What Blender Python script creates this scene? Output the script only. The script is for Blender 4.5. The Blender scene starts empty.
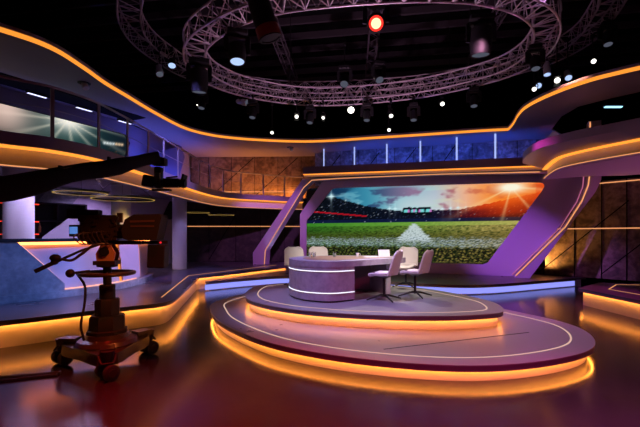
import bpy, bmesh, math, random
from mathutils import Vector, Matrix, noise
random.seed(4)
SC = bpy.context.scene
COL = SC.collection
PI = math.pi
V = Vector

# ------------------------------------------------------------------ helpers
def lin(r, g, b):
    f = lambda c: (c/255/12.92) if c/255 <= .04045 else ((c/255+.055)/1.055)**2.4
    return (f(r), f(g), f(b))

ORG = {}
def thing(name, label, cat, loc=(0, 0, 0), rotz=0, group=None, local=False, kind=None):
    """Empty at the base of a thing. local=True: its parts are modelled in its own space, else in world space."""
    o = bpy.data.objects.new(name, None); COL.objects.link(o)
    o.empty_display_size = .1
    o.location = loc; o.rotation_euler = (0, 0, rotz)
    ORG[o.name] = V((0, 0, 0)) if local else V(loc)
    tag(o, label, cat, group, kind)
    return o

def tag(o, label=None, cat=None, group=None, kind=None):
    if label: o['label'] = label
    if cat: o['category'] = cat
    if group: o['group'] = group
    if kind: o['kind'] = kind
    return o

def dup(root, loc, rotz=0, label=None):
    r = root.copy(); COL.objects.link(r); r.location = loc; r.rotation_euler = (0, 0, rotz)
    ORG[r.name] = V((0, 0, 0))
    if label: r['label'] = label
    for ch in list(root.children):
        c = ch.copy(); COL.objects.link(c); c.parent = r
        for g in ch.children:
            d = g.copy(); COL.objects.link(d); d.parent = c
    return r

def catmull(pts, n=8, closed=False):
    P = [V(p) for p in pts]; m = len(P); out = []
    segs = m if closed else m-1
    for i in range(segs):
        p1, p2 = P[i], P[(i+1) % m]
        p0 = P[(i-1) % m] if closed or i > 0 else p1*2-p2
        p3 = P[(i+2) % m] if closed or i+2 < m else p2*2-p1
        for k in range(n):
            t = k/n
            out.append(.5*((2*p1)+(p2-p0)*t+(2*p0-5*p1+4*p2-p3)*t*t+(3*p1-p0-3*p2+p3)*t**3))
    if not closed: out.append(P[-1].copy())
    return out

def resample(path, n):
    d = [0]
    for a, b in zip(path, path[1:]): d.append(d[-1]+(b-a).length)
    out = []; j = 0
    for i in range(n):
        s = d[-1]*i/(n-1)
        while j < len(d)-2 and d[j+1] < s: j += 1
        t = (s-d[j])/max(d[j+1]-d[j], 1e-9)
        out.append(path[j].lerp(path[j+1], min(max(t, 0), 1)))
    return out

def normals(path, closed):
    n = len(path); out = []
    for i in range(n):
        a = path[(i-1) % n] if closed or i > 0 else path[i]
        b = path[(i+1) % n] if closed or i < n-1 else path[i]
        e1 = (path[i]-a); e2 = (b-path[i])
        if e1.length < 1e-9: e1 = e2
        if e2.length < 1e-9: e2 = e1
        n1 = V((e1.y, -e1.x)).normalized(); n2 = V((e2.y, -e2.x)).normalized()
        m = (n1+n2)
        m = n1 if m.length < 1e-6 else m.normalized()
        out.append(m/max(m.dot(n1), .5))
    return out

def offset(path, o, closed=False):
    return [p+q*o for p, q in zip(path, normals(path, closed))]

class MB:
    def __init__(s): s.b = bmesh.new()
    def box(s, c, size, rz=0, rx=0, ry=0):
        M = Matrix.Translation(c) @ Matrix.Rotation(rz, 4, 'Z') @ Matrix.Rotation(ry, 4, 'Y') @ Matrix.Rotation(rx, 4, 'X') @ Matrix.Diagonal((*size, 1))
        bmesh.ops.create_cube(s.b, size=1, matrix=M); return s
    def beam(s, p0, p1, w, h):
        p0, p1 = V(p0), V(p1); d = p1-p0
        q = d.to_track_quat('X', 'Z').to_matrix().to_4x4()
        M = Matrix.Translation((p0+p1)/2) @ q @ Matrix.Diagonal((d.length, w, h, 1))
        bmesh.ops.create_cube(s.b, size=1, matrix=M); return s
    def cyl(s, p0, p1, r0, r1=None, seg=16):
        p0, p1 = V(p0), V(p1); d = p1-p0; r1 = r0 if r1 is None else r1
        q = d.to_track_quat('Z', 'Y').to_matrix().to_4x4()
        M = Matrix.Translation((p0+p1)/2) @ q
        bmesh.ops.create_cone(s.b, cap_ends=True, segments=seg, radius1=r0, radius2=r1, depth=d.length, matrix=M); return s
    def ball(s, c, r, sc=(1, 1, 1), seg=14):
        M = Matrix.Translation(c) @ Matrix.Diagonal((*sc, 1))
        bmesh.ops.create_uvsphere(s.b, u_segments=seg, v_segments=seg//2+2, radius=r, matrix=M); return s
    def tube(s, pts, r, sides=8, closed=False):
        P = [V(p) for p in pts]; n = len(P); rings = []; up = None
        for i in range(n):
            a = P[(i-1) % n] if closed or i > 0 else P[i]
            b = P[(i+1) % n] if closed or i < n-1 else P[i]
            t = (b-a).normalized()
            if up is None: up = V((0, 0, 1)) if abs(t.z) < .9 else V((1, 0, 0))
            x = t.cross(up).normalized(); up = x.cross(t).normalized()
            rr = r[i] if isinstance(r, (list, tuple)) else r
            rings.append([s.b.verts.new(P[i]+(x*math.cos(2*PI*k/sides)+up*math.sin(2*PI*k/sides))*rr) for k in range(sides)])
        for i in range(n if closed else n-1):
            A, B = rings[i], rings[(i+1) % n]
            for k in range(sides):
                s.b.faces.new((A[k], A[(k+1) % sides], B[(k+1) % sides], B[k]))
        if not closed:
            s.b.faces.new(rings[0][::-1]); s.b.faces.new(rings[-1])
        return s
    def lathe(s, prof, c=(0, 0, 0), seg=24, M=None, cap=True):
        c = V(c); rings = []
        for r, z in prof:
            rings.append([s.b.verts.new((M @ V((r*math.cos(2*PI*k/seg), r*math.sin(2*PI*k/seg), z)) if M else V((r*math.cos(2*PI*k/seg), r*math.sin(2*PI*k/seg), z)))+c) for k in range(seg)])
        for A, B in zip(rings, rings[1:]):
            for k in range(seg): s.b.faces.new((A[k], A[(k+1) % seg], B[(k+1) % seg], B[k]))
        if cap and prof[0][0] > 1e-4: s.b.faces.new(rings[0][::-1])
        if cap and prof[-1][0] > 1e-4: s.b.faces.new(rings[-1])
        return s
    def prism(s, poly, z0, z1):
        A = [s.b.verts.new((p[0], p[1], z0)) for p in poly]; B = [s.b.verts.new((p[0], p[1], z1)) for p in poly]
        n = len(poly)
        s.b.faces.new(A[::-1]); s.b.faces.new(B)
        for i in range(n): s.b.faces.new((A[i], A[(i+1) % n], B[(i+1) % n], B[i]))
        return s
    def plate(s, pts, d):
        """extrude a 3D polygon by vector d"""
        d = V(d); A = [s.b.verts.new(V(p)) for p in pts]; B = [s.b.verts.new(V(p)+d) for p in pts]; n = len(pts)
        s.b.faces.new(A); s.b.faces.new(B[::-1])
        for i in range(n): s.b.faces.new((A[(i+1) % n], A[i], B[i], B[(i+1) % n]))
        return s
    def sweep(s, path, prof, closed=False, cprof=True, zf=None):
        """sweep a profile [(offset to the right of the path, z)] along a plan path"""
        N = normals(path, closed); n = len(path); m = len(prof); rows = []
        for i in range(n):
            dz = zf(path[i]) if zf else 0
            rows.append([s.b.verts.new((path[i].x+N[i].x*o, path[i].y+N[i].y*o, z+dz)) for o, z in prof])
        for i in range(n if closed else n-1):
            A, B = rows[i], rows[(i+1) % n]
            for k in range(m if cprof else m-1):
                s.b.faces.new((A[k], A[(k+1) % m], B[(k+1) % m], B[k]))
        if not closed and cprof and m > 2:
            s.b.faces.new(rows[0][::-1]); s.b.faces.new(rows[-1])
        return s
    def grid(s, F, nu, nv, thick=None):
        """surface F(u,v)->Vector, with thickness along -normal when thick is set"""
        P = [[V(F(i/nu, j/nv)) for j in range(nv+1)] for i in range(nu+1)]
        T = [[s.b.verts.new(p) for p in row] for row in P]
        for i in range(nu):
            for j in range(nv): s.b.faces.new((T[i][j], T[i+1][j], T[i+1][j+1], T[i][j+1]))
        if thick:
            def nor(i, j):
                a = P[min(i+1, nu)][j]-P[max(i-1, 0)][j]; b = P[i][min(j+1, nv)]-P[i][max(j-1, 0)]
                return a.cross(b).normalized()
            Bk = [[s.b.verts.new(P[i][j]-nor(i, j)*thick) for j in range(nv+1)] for i in range(nu+1)]
            for i in range(nu):
                for j in range(nv): s.b.faces.new((Bk[i][j], Bk[i][j+1], Bk[i+1][j+1], Bk[i+1][j]))
            for i in range(nu):
                s.b.faces.new((T[i+1][0], T[i][0], Bk[i][0], Bk[i+1][0])); s.b.faces.new((T[i][nv], T[i+1][nv], Bk[i+1][nv], Bk[i][nv]))
            for j in range(nv):
                s.b.faces.new((T[0][j], T[0][j+1], Bk[0][j+1], Bk[0][j])); s.b.faces.new((T[nu][j+1], T[nu][j], Bk[nu][j], Bk[nu][j+1]))
        return s
    def bevel(s, w, seg=2):
        bmesh.ops.bevel(s.b, geom=[e for e in s.b.edges if len(e.link_faces) == 2 and e.calc_face_angle(0) > .5], offset=w, segments=seg, affect='EDGES', profile=.5); return s
    def build(s, name, mat, parent=None, smooth=35, label=None):
        bmesh.ops.recalc_face_normals(s.b, faces=s.b.faces[:])
        me = bpy.data.meshes.new(name); s.b.to_mesh(me); s.b.free()
        o = bpy.data.objects.new(name, me); COL.objects.link(o)
        me.materials.append(mat)
        if smooth:
            for p in me.polygons: p.use_smooth = True
            me.set_sharp_from_angle(angle=math.radians(smooth))
        off = V((0, 0, 0))
        if parent is not None:
            off = ORG[parent.name]; o.parent = parent
        if off.length > 0: me.transform(Matrix.Translation(-off))
        ORG[o.name] = off
        if label: o['label'] = label
        return o

# ------------------------------------------------------------------ materials
def nodes(name):
    m = bpy.data.materials.new(name); m.use_nodes = True
    nt = m.node_tree; return m, nt, nt.nodes['Principled BSDF']

def plain(name, col, rough=.5, metal=0, spec=.5, bump=0, bscale=40, coat=0):
    m, nt, p = nodes(name)
    p.inputs['Base Color'].default_value = (*col, 1); p.inputs['Roughness'].default_value = rough
    p.inputs['Metallic'].default_value = metal; p.inputs['Specular IOR Level'].default_value = spec
    p.inputs['Coat Weight'].default_value = coat
    if bump:
        tc = nt.nodes.new('ShaderNodeTexCoord'); n = nt.nodes.new('ShaderNodeTexNoise'); b = nt.nodes.new('ShaderNodeBump')
        n.inputs['Scale'].default_value = bscale; n.inputs['Detail'].default_value = 4; b.inputs['Strength'].default_value = bump
        nt.links.new(tc.outputs['Object'], n.inputs['Vector']); nt.links.new(n.outputs['Fac'], b.inputs['Height']); nt.links.new(b.outputs['Normal'], p.inputs['Normal'])
    return m

def mottled(name, stops, scale=1.5, rough=(.4, .7), detail=8, metal=0, bump=.15, scale2=9, dist=.4):
    m, nt, p = nodes(name); N = nt.nodes; L = nt.links
    tc = N.new('ShaderNodeTexCoord'); n1 = N.new('ShaderNodeTexNoise'); n2 = N.new('ShaderNodeTexNoise')
    n1.inputs['Scale'].default_value = scale; n1.inputs['Detail'].default_value = detail; n1.inputs['Distortion'].default_value = dist
    n1.inputs['Roughness'].default_value = .65
    n2.inputs['Scale'].default_value = scale2; n2.inputs['Detail'].default_value = 6
    mx = N.new('ShaderNodeMix'); mx.data_type = 'FLOAT'; mx.inputs[0].default_value = .35
    L.new(tc.outputs['Object'], n1.inputs['Vector']); L.new(tc.outputs['Object'], n2.inputs['Vector'])
    L.new(n1.outputs['Fac'], mx.inputs[2]); L.new(n2.outputs['Fac'], mx.inputs[3])
    r = N.new('ShaderNodeValToRGB'); L.new(mx.outputs[0], r.inputs['Fac'])
    e = r.color_ramp.elements
    while len(e) < len(stops): e.new(.5)
    for el, (pos, c) in zip(e, stops): el.position = pos; el.color = (*c, 1)
    L.new(r.outputs['Color'], p.inputs['Base Color'])
    mr = N.new('ShaderNodeMapRange'); mr.inputs['From Min'].default_value = .3; mr.inputs['From Max'].default_value = .7
    mr.inputs['To Min'].default_value = rough[0]; mr.inputs['To Max'].default_value = rough[1]
    L.new(mx.outputs[0], mr.inputs['Value']); L.new(mr.outputs['Result'], p.inputs['Roughness'])
    p.inputs['Metallic'].default_value = metal
    if bump:
        b = N.new('ShaderNodeBump'); b.inputs['Strength'].default_value = bump; b.inputs['Distance'].default_value = .02
        L.new(mx.outputs[0], b.inputs['Height']); L.new(b.outputs['Normal'], p.inputs['Normal'])
    return m

def glow(name, col, strength):
    m = bpy.data.materials.new(name); m.use_nodes = True; nt = m.node_tree; nt.nodes.clear()
    e = nt.nodes.new('ShaderNodeEmission'); o = nt.nodes.new('ShaderNodeOutputMaterial')
    e.inputs['Color'].default_value = (*col, 1); e.inputs['Strength'].default_value = strength
    nt.links.new(e.outputs[0], o.inputs[0]); return m

def picture(name, strength=1):
    m = bpy.data.materials.new(name); m.use_nodes = True; nt = m.node_tree; nt.nodes.clear()
    a = nt.nodes.new('ShaderNodeAttribute'); a.attribute_name = 'pixels'
    e = nt.nodes.new('ShaderNodeEmission'); o = nt.nodes.new('ShaderNodeOutputMaterial')
    e.inputs['Strength'].default_value = strength
    nt.links.new(a.outputs['Color'], e.inputs['Color']); nt.links.new(e.outputs[0], o.inputs[0]); return m

def glass_mat(name):
    m, nt, p = nodes(name)
    p.inputs['Base Color'].default_value = (.9, .9, .95, 1); p.inputs['Roughness'].default_value = .03
    p.inputs['Transmission Weight'].default_value = 1; p.inputs['IOR'].default_value = 1.45
    return m

M_FLOOR = mottled('polished dark floor', [(.3, (.016, .012, .013)), (.6, (.024, .018, .020)), (.8, (.036, .027, .030))], scale=.9, rough=(.11, .22), bump=.02, scale2=14)
M_FLOOR.node_tree.nodes['Principled BSDF'].inputs['Specular IOR Level'].default_value = .8
M_BLACK = plain('black drape', (.006, .006, .007), .9, spec=.1)
M_RIG = plain('black rig paint', (.010, .010, .012), .6, spec=.3)
M_JOIST = plain('dark steel joist', (.06, .05, .06), .5)
M_DECK = mottled('grey stage laminate', [(.3, (.20, .18, .20)), (.7, (.25, .23, .25))], scale=.8, rough=(.26, .36), bump=.0, scale2=6)
M_DARKDECK = mottled('dark stage laminate', [(.3, (.07, .06, .075)), (.6, (.085, .07, .09))], scale=.7, rough=(.26, .32), bump=.0, scale2=2, detail=3)
M_EDGE = plain('charcoal edge trim', (.12, .10, .12), .4)
M_RISER = plain('pale riser paint', (.72, .70, .70), .5)
M_SET = plain('satin mauve grey set paint', (.34, .29, .36), .42)
M_PARAPET = plain('dark plum parapet paint', (.17, .12, .14), .5)
M_SOFFIT = plain('matt mauve soffit', (.30, .26, .31), .6)
M_PORTAL = plain('satin lilac portal paint', (.52, .42, .58), .38)
M_CONC = mottled('blue grey concrete', [(.3, (.12, .13, .16)), (.5, (.24, .25, .29)), (.72, (.40, .41, .45))], scale=2.2, rough=(.5, .75), bump=.2, scale2=12)
M_DESK = mottled('lilac concrete', [(.3, (.24, .22, .27)), (.5, (.36, .33, .39)), (.72, (.48, .45, .50))], scale=3.2, rough=(.4, .6), bump=.1, scale2=14)
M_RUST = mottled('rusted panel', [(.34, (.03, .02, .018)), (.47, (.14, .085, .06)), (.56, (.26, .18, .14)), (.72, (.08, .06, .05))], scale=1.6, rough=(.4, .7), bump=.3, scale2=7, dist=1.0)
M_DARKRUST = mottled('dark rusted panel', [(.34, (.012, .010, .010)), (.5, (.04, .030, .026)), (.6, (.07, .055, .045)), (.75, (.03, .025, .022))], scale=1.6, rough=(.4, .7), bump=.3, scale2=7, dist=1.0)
M_STEELP = mottled('mottled steel panel', [(.34, (.06, .06, .07)), (.5, (.22, .22, .25)), (.6, (.45, .45, .5)), (.75, (.16, .16, .19))], scale=2.0, rough=(.4, .7), bump=.2, scale2=9, dist=1.0)
M_SEAM = plain('black seam', (.004, .004, .004), .8, spec=.1)
M_LILAC = plain('lilac wall paint', (.48, .42, .52), .6)
M_VIOLET = plain('blue violet wall paint', (.30, .28, .50), .6)
M_COLUMN = plain('off white column paint', (.68, .66, .70), .5)
M_TRUSS = plain('aluminium truss', (.62, .55, .60), .35, metal=.6)
M_RAIL = plain('satin steel rail', (.42, .40, .46), .35, metal=.5)
M_WOOD = mottled('warm veneer', [(.3, (.26, .14, .08)), (.7, (.40, .25, .16))], scale=4, rough=(.3, .4), bump=0)
M_FABRIC = plain('cream upholstery', (.74, .68, .66), .75, bump=.1, bscale=200)
M_SHELL = plain('mauve grey chair shell', (.46, .38, .40), .5)
M_BLKMETAL = plain('black powder coat', (.012, .012, .014), .35)
M_RUBBER = plain('black rubber', (.015, .014, .014), .7)
M_GRIME = plain('dark bronze casting', (.05, .032, .024), .3, metal=.4)
M_TAN = plain('tan painted head', (.50, .24, .12), .45)
M_CLOTH = plain('black cloth hood', (.004, .004, .004), .85, bump=.2, bscale=60)
M_HOODBAND = plain('brown hood trim', (.06, .028, .018), .6)
M_CHROME = plain('worn steel', (.5, .48, .48), .3, metal=1)
M_WHITEBODY = plain('white lamp housing', (.7, .72, .75), .4)
M_REDBODY = plain('dark red lamp housing', (.25, .02, .015), .4)
M_PAPER = plain('white paper', (.8, .78, .78), .7)
M_GLASS = glass_mat('clear glass')
M_BOTTLE = plain('dark bottle glass', (.05, .02, .015), .08)
M_BOTTLE2 = plain('amber bottle glass', (.35, .10, .03), .1)

ORANGE = (1, .29, .035)
L_ORANGE = glow('orange led', ORANGE, 26)
L_COVE = glow('orange cove led', ORANGE, 1.5)
L_BARLED = glow('orange bar led', (1, .24, .05), 8)
L_CANOPY = glow('orange canopy led', (1, .31, .035), 1.15)
L_LINE = glow('warm inlay led', (1, .64, .52), .75)
L_THIN = glow('thin orange led', (1, .40, .16), .9)
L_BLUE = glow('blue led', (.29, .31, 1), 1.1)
L_WHITE = glow('white led', (.85, .85, 1), 1.6)
L_POST = glow('cool post led', (.42, .52, 1), 1.0)
L_BATTEN = glow('cool batten led', (.6, .62, 1), 2.0)
L_GOLD = glow('gold ring led', (1, .62, .14), .55)
L_HOT = glow('white lamp lens', (1, .96, .86), 3)
L_COOL = glow('cool lamp lens', (.45, .62, 1), 1.1)
L_DIM = glow('dim lamp lens', (.6, .66, .9), .12)
L_RED = glow('red lamp lens', (1, .03, .02), 1.6)
L_REDCORE = glow('red lamp core', (1, .50, .26), 2.4)
L_REDSHELF = glow('red shelf led', (1, .05, .02), 2.0)
L_TALLY = glow('tally led', (1, .02, .03), 1.2)
L_VIEW = glow('viewfinder screen', (.12, .28, .75), .8)

def P2(*pts): return [V(p) for p in pts]

# ------------------------------------------------------------------ room shell
def struct(name, mb, mat, smooth=35):
    o = mb.build(name, mat, None, smooth); o['kind'] = 'structure'; return o

struct('floor', MB().box((1, 8, -.05), (28, 26, .1)), M_FLOOR)
struct('ceiling', MB().box((1, 8, 9.65), (28, 26, .1)), M_BLACK)
struct('wall_back', MB().box((1, 20.8, 4.8), (28, .2, 9.6)), M_BLACK)
struct('wall_left', MB().box((-12.8, 8, 4.8), (.2, 25.4, 9.6)), M_BLACK)
struct('wall_right', MB().box((14.8, 8, 4.8), (.2, 25.4, 9.6)), M_BLACK)
struct('wall_front', MB().box((1, -4.8, 4.8), (28, .2, 9.6)), M_BLACK)
for i in range(13):
    y = 6.0+i*1.05
    struct('ceiling_beam', MB().box((1, y, 8.9), (26, .1, .22), rz=-.16), M_JOIST)

# ------------------------------------------------------------------ platforms
def platform(name, label, cat, outline, z, mat, closed_led=None, led=None, inset=.09, lip=.075, z0=0., inlay=None, riser=M_RISER, inlay_mat=None):
    """outline counter-clockwise; led path runs the same way (outside on its right)"""
    c = sum((p for p in outline), V((0, 0)))/len(outline)
    t = thing(name, label, cat, (c.x, c.y, z0))
    MB().prism(outline, z-.012, z).build('deck', mat, t)
    path, cl = (outline, True) if closed_led is None else (closed_led, False)
    b = MB().prism(offset(outline, -.006, True), z-.05, z-.0125)
    b.sweep(path, [(-.006, z-.0505), (-.006, z-lip), (-.02, z-lip), (-.02, z-.0505)], cl)
    b.build('edge_trim', M_EDGE, t)
    MB().prism(offset(outline, -inset, True), z0, z-.0505).build('riser', riser, t)
    if led:
        MB().sweep(path, [(-.024, z-.052), (-.024, z-lip+.004), (-.040, z-lip+.004), (-.040, z-.052)], cl).build('led_strip', led, t)
    if inlay:
        p2, cl2 = inlay
        MB().sweep(p2, [(-.011, z+.0005), (.011, z+.0005), (.011, z+.003), (-.011, z+.003)], cl2).build('inlay_light', inlay_mat or L_LINE, t)
    return t

D1 = catmull(P2((-2.2, 8.4), (-1.98, 7.3), (-1.55, 6.35), (-.75, 5.3), (.1, 4.7), (1.05, 4.36), (1.9, 4.31), (2.75, 4.56), (3.42, 5.0), (3.83, 5.7), (3.9, 6.45), (3.5, 7.52), (2.95, 8.75), (2.1, 9.8), (.9, 10.3), (-.4, 10.3), (-1.6, 9.8)), 8, True)
lower = platform('stage_disc', 'large lower round stage step with mauve top, thin light line and glowing orange base', 'stage platform', D1, .20, M_DECK, led=L_ORANGE, inlay=(offset(D1, -.27, True), True))
MB().beam((.78, 4.9, .2008), (3.0, 5.75, .2008), .018, .002).build('panel_joint', M_SEAM, lower)
D2 = catmull(P2((-1.53, 8.7), (-1.46, 7.8), (-1.15, 7.05), (-.45, 6.38), (.5, 5.98), (1.45, 5.83), (2.25, 5.9), (2.8, 6.15), (3.02, 6.75), (2.98, 7.4), (2.5, 8.55), (1.9, 9.25), (1.0, 9.8), (0, 10.0), (-.85, 9.85), (-1.4, 9.4)), 8, True)
upper = platform('stage_disc', 'smaller upper round stage step carrying the desk, orange light under its rim', 'stage platform', D2, .42, M_DECK, led=L_ORANGE, z0=.2005, inlay=(offset(D2, -.25, True), True))

# left platform
LP = P2((-11.5, .8), (-6.6, 4.0), (-4.47, 5.58), (-3.33, 6.62), (-2.86, 7.0), (-2.74, 7.25), (-2.74, 7.5))
edgeL = catmull(LP[:4], 6)[:-1]+catmull(LP[3:], 6)[:-1]+P2((-2.78, 7.75), (-3.52, 11.7))[0:]+P2((-1.25, 15.4))
edgeL = [p for p in edgeL]
LPpoly = edgeL+P2((-1.2, 15.9), (-1.05, 17.85), (-12.0, 17.85), (-12.0, .8))
platform('entrance_platform', 'raised dark walkway in front of the bar, orange light glowing under its angled edge', 'stage platform', LPpoly, .40, M_DARKDECK, closed_led=edgeL, led=L_ORANGE, inset=.09,
         inlay=(P2((-3.05, 7.7), (-3.88, 11.8), (-1.75, 15.9)), False), inlay_mat=L_THIN)
# back stage below the screen
edgeB = catmull(P2((-3.23, 11.35), (-2.2, 12.3), (-1.08, 12.95), (.3, 12.55), (1.6, 11.6), (2.6, 11.0), (3.6, 10.66), (4.3, 10.68), (5.2, 11.0), (6.6, 11.7), (7.92, 12.35)), 6)
BSpoly = edgeB+P2((8.25, 12.4), (7.25, 13.75), (6.5, 14.6), (0, 17.8), (-.95, 17.8), (-1.1, 15.45), (-3.33, 11.62))
bst = platform('back_stage', 'low brown stage under the video wall with blue light along its curved front', 'stage platform', BSpoly, .27, M_DARKDECK, closed_led=edgeB, inset=.07, lip=.08)
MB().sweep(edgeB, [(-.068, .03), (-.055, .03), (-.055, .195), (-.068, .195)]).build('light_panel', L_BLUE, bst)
# right platform
RPp = P2((10.2, 9.55), (8.0, 10.1), (7.13, 10.25), (5.92, 9.18), (5.96, 7.5), (6.1, 5.0), (6.3, 2.5), (10.2, 2.5))
platform('side_platform', 'angular dark platform at the edge of the floor with orange light under its rim', 'stage platform', RPp, .38, M_DARKDECK, closed_led=RPp[2:7], led=L_ORANGE, inset=.09,
         inlay=(P2((9.8, 9.3), (7.9, 9.75), (7.3, 9.85), (6.5, 9.0), (6.7, 5.0), (6.9, 2.7)), False), inlay_mat=L_THIN)

# ------------------------------------------------------------------ portal around the video wall
def PF(X, Z, d=0.): return (X+.418*d, 15.2-.46*X+.909*d, Z)     # portal front plane, d metres deeper
NB = V((.418, .909, 0))
po = thing('screen_portal', 'angular purple portal frame around the video wall with thin light lines', 'portal frame', PF(2.5, .4))
leg = [(-2.76, .402), (-2.76, .87), (-.68, 3.77), (-.2, 3.77), (7.40, 3.53), (7.40, 3.46), (6.67, 3.5), (4.01, 3.62), (.74, 3.69), (-.30, 3.69), (-.62, 3.44), (-2.2, .99), (-2.24, .402)]
MB().plate([PF(*p) for p in leg], NB*.35).build('header_frame', M_PORTAL, po)
rl = [(6.04, 0.273), (7.24, 1.84), (7.62, 2.6), (7.76, 3.05), (7.80, 3.46), (7.80, 4.9), (8.08, 4.9), (8.08, 3.2), (7.95, 2.84), (6.42, 0.273)]
MB().plate([PF(*p) for p in rl], NB*.33).build('leaning_leg', M_PORTAL, po)
def pline(pts, w, mat, name, d=-.012, n=4):
    b = MB(); q = pts
    for a, c in zip(q, q[1:]): b.beam(PF(*a, d), PF(*c, d), .012, w)
    return b.build(name, mat, po)
pline([(-2.25, .42), (-2.21, .985), (-.63, 3.43), (-.31, 3.70), (.74, 3.70), (4.01, 3.63), (6.67, 3.51)], .028, L_THIN, 'edge_light')
pline([(6.07, .34), (7.27, 1.84), (7.65, 2.6), (7.79, 3.05), (7.83, 3.46), (7.83, 4.88)], .034, L_THIN, 'edge_light')
b = MB()
for a, c in zip([(5.99, .34), (7.20, 1.84), (7.58, 2.6), (7.72, 3.05), (7.76, 3.7)], [(7.20, 1.84), (7.58, 2.6), (7.72, 3.05), (7.76, 3.7)]):
    b.beam(PF(*a, .37), PF(*c, .37), .012, .02)
b.build('edge_light', glow('pink edge led', (1, .25, .5), .5), po)
# surround and video wall
def SF(X, Z, d=0.): return (X+.418*d, 15.64-.46*X+.909*d, Z)
sur = thing('screen_surround', 'flat violet panel the video wall is set into, wide and slanted at one end', 'panel', SF(3, 0.273))
hole = [(-.54, .65), (-.54, 2.16), (.46, 3.37), (.62, 3.405), (6.80, 3.255), (6.94, 3.22), (6.98, 3.12), (6.92, 2.98), (5.50, .70), (5.36, .63)]
outer = [(-.80, 0.273), (-.80, 2.44), (.08, 3.66), (.5, 3.85), (7.6, 3.75), (7.72, 3.0), (7.15, 1.95), (5.98, 0.273)]
b = MB(); d = NB*.02
# ring of quads between hole and outer outline
pairs = [((-.8, 0.273), 0), ((-.8, 2.44), 1), ((.08, 3.66), 2), ((.5, 3.8), 3), ((7.0, 3.7), 4), ((7.85, 3.7), 5), ((8.0, 3.4), 6), ((7.95, 2.85), 7), ((6.35, 0.273), 8), ((5.3, 0.273), 9)]
n = len(pairs)
for i in range(n):
    (o1, h1), (o2, h2) = pairs[i], pairs[(i+1) % n]
    b.plate([SF(*o1), SF(*o2), SF(*hole[h2]), SF(*hole[h1])], d)
bmesh.ops.remove_doubles(b.b, verts=b.b.verts[:], dist=.0005)
b.build('panel', M_PORTAL, sur)

def mixc(a, b, t): t = min(max(t, 0), 1); return tuple(a[i]+(b[i]-a[i])*t for i in range(3))
def sm(a, b, x): t = min(max((x-a)/(b-a), 0), 1); return t*t*(3-2*t)
def fbm(x, y, s=0, o=4): return noise.fractal(V((x, y, s)), .9, 2.0, o)
def interp(tab, x):
    for (x0, v0), (x1, v1) in zip(tab, tab[1:]):
        if x <= x1:
            t = min(max((x-x0)/(x1-x0), 0), 1)
            return mixc(v0, v1, t) if isinstance(v0, tuple) else v0+(v1-v0)*t
    return tab[-1][1]
SKY = [(0, (14, 60, 92)), (.15, (28, 92, 130)), (.3, (58, 140, 168)), (.45, (140, 190, 205)), (.6, (176, 190, 205)), (.72, (238, 182, 150)), (.85, (250, 150, 60)), (1, (226, 74, 22))]
STAND = [(0, .92), (.12, .9), (.2, .82), (.3, .735), (.4, .68), (.46, .66), (.465, .70), (.58, .70), (.585, .66), (.7, .66), (.8, .72), (.9, .78), (1, .84)]
GRASS = [(0, (54, 118, 34)), (.3, (96, 152, 46)), (.55, (132, 158, 62)), (.8, (196, 172, 92)), (1, (206, 166, 88))]
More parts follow.
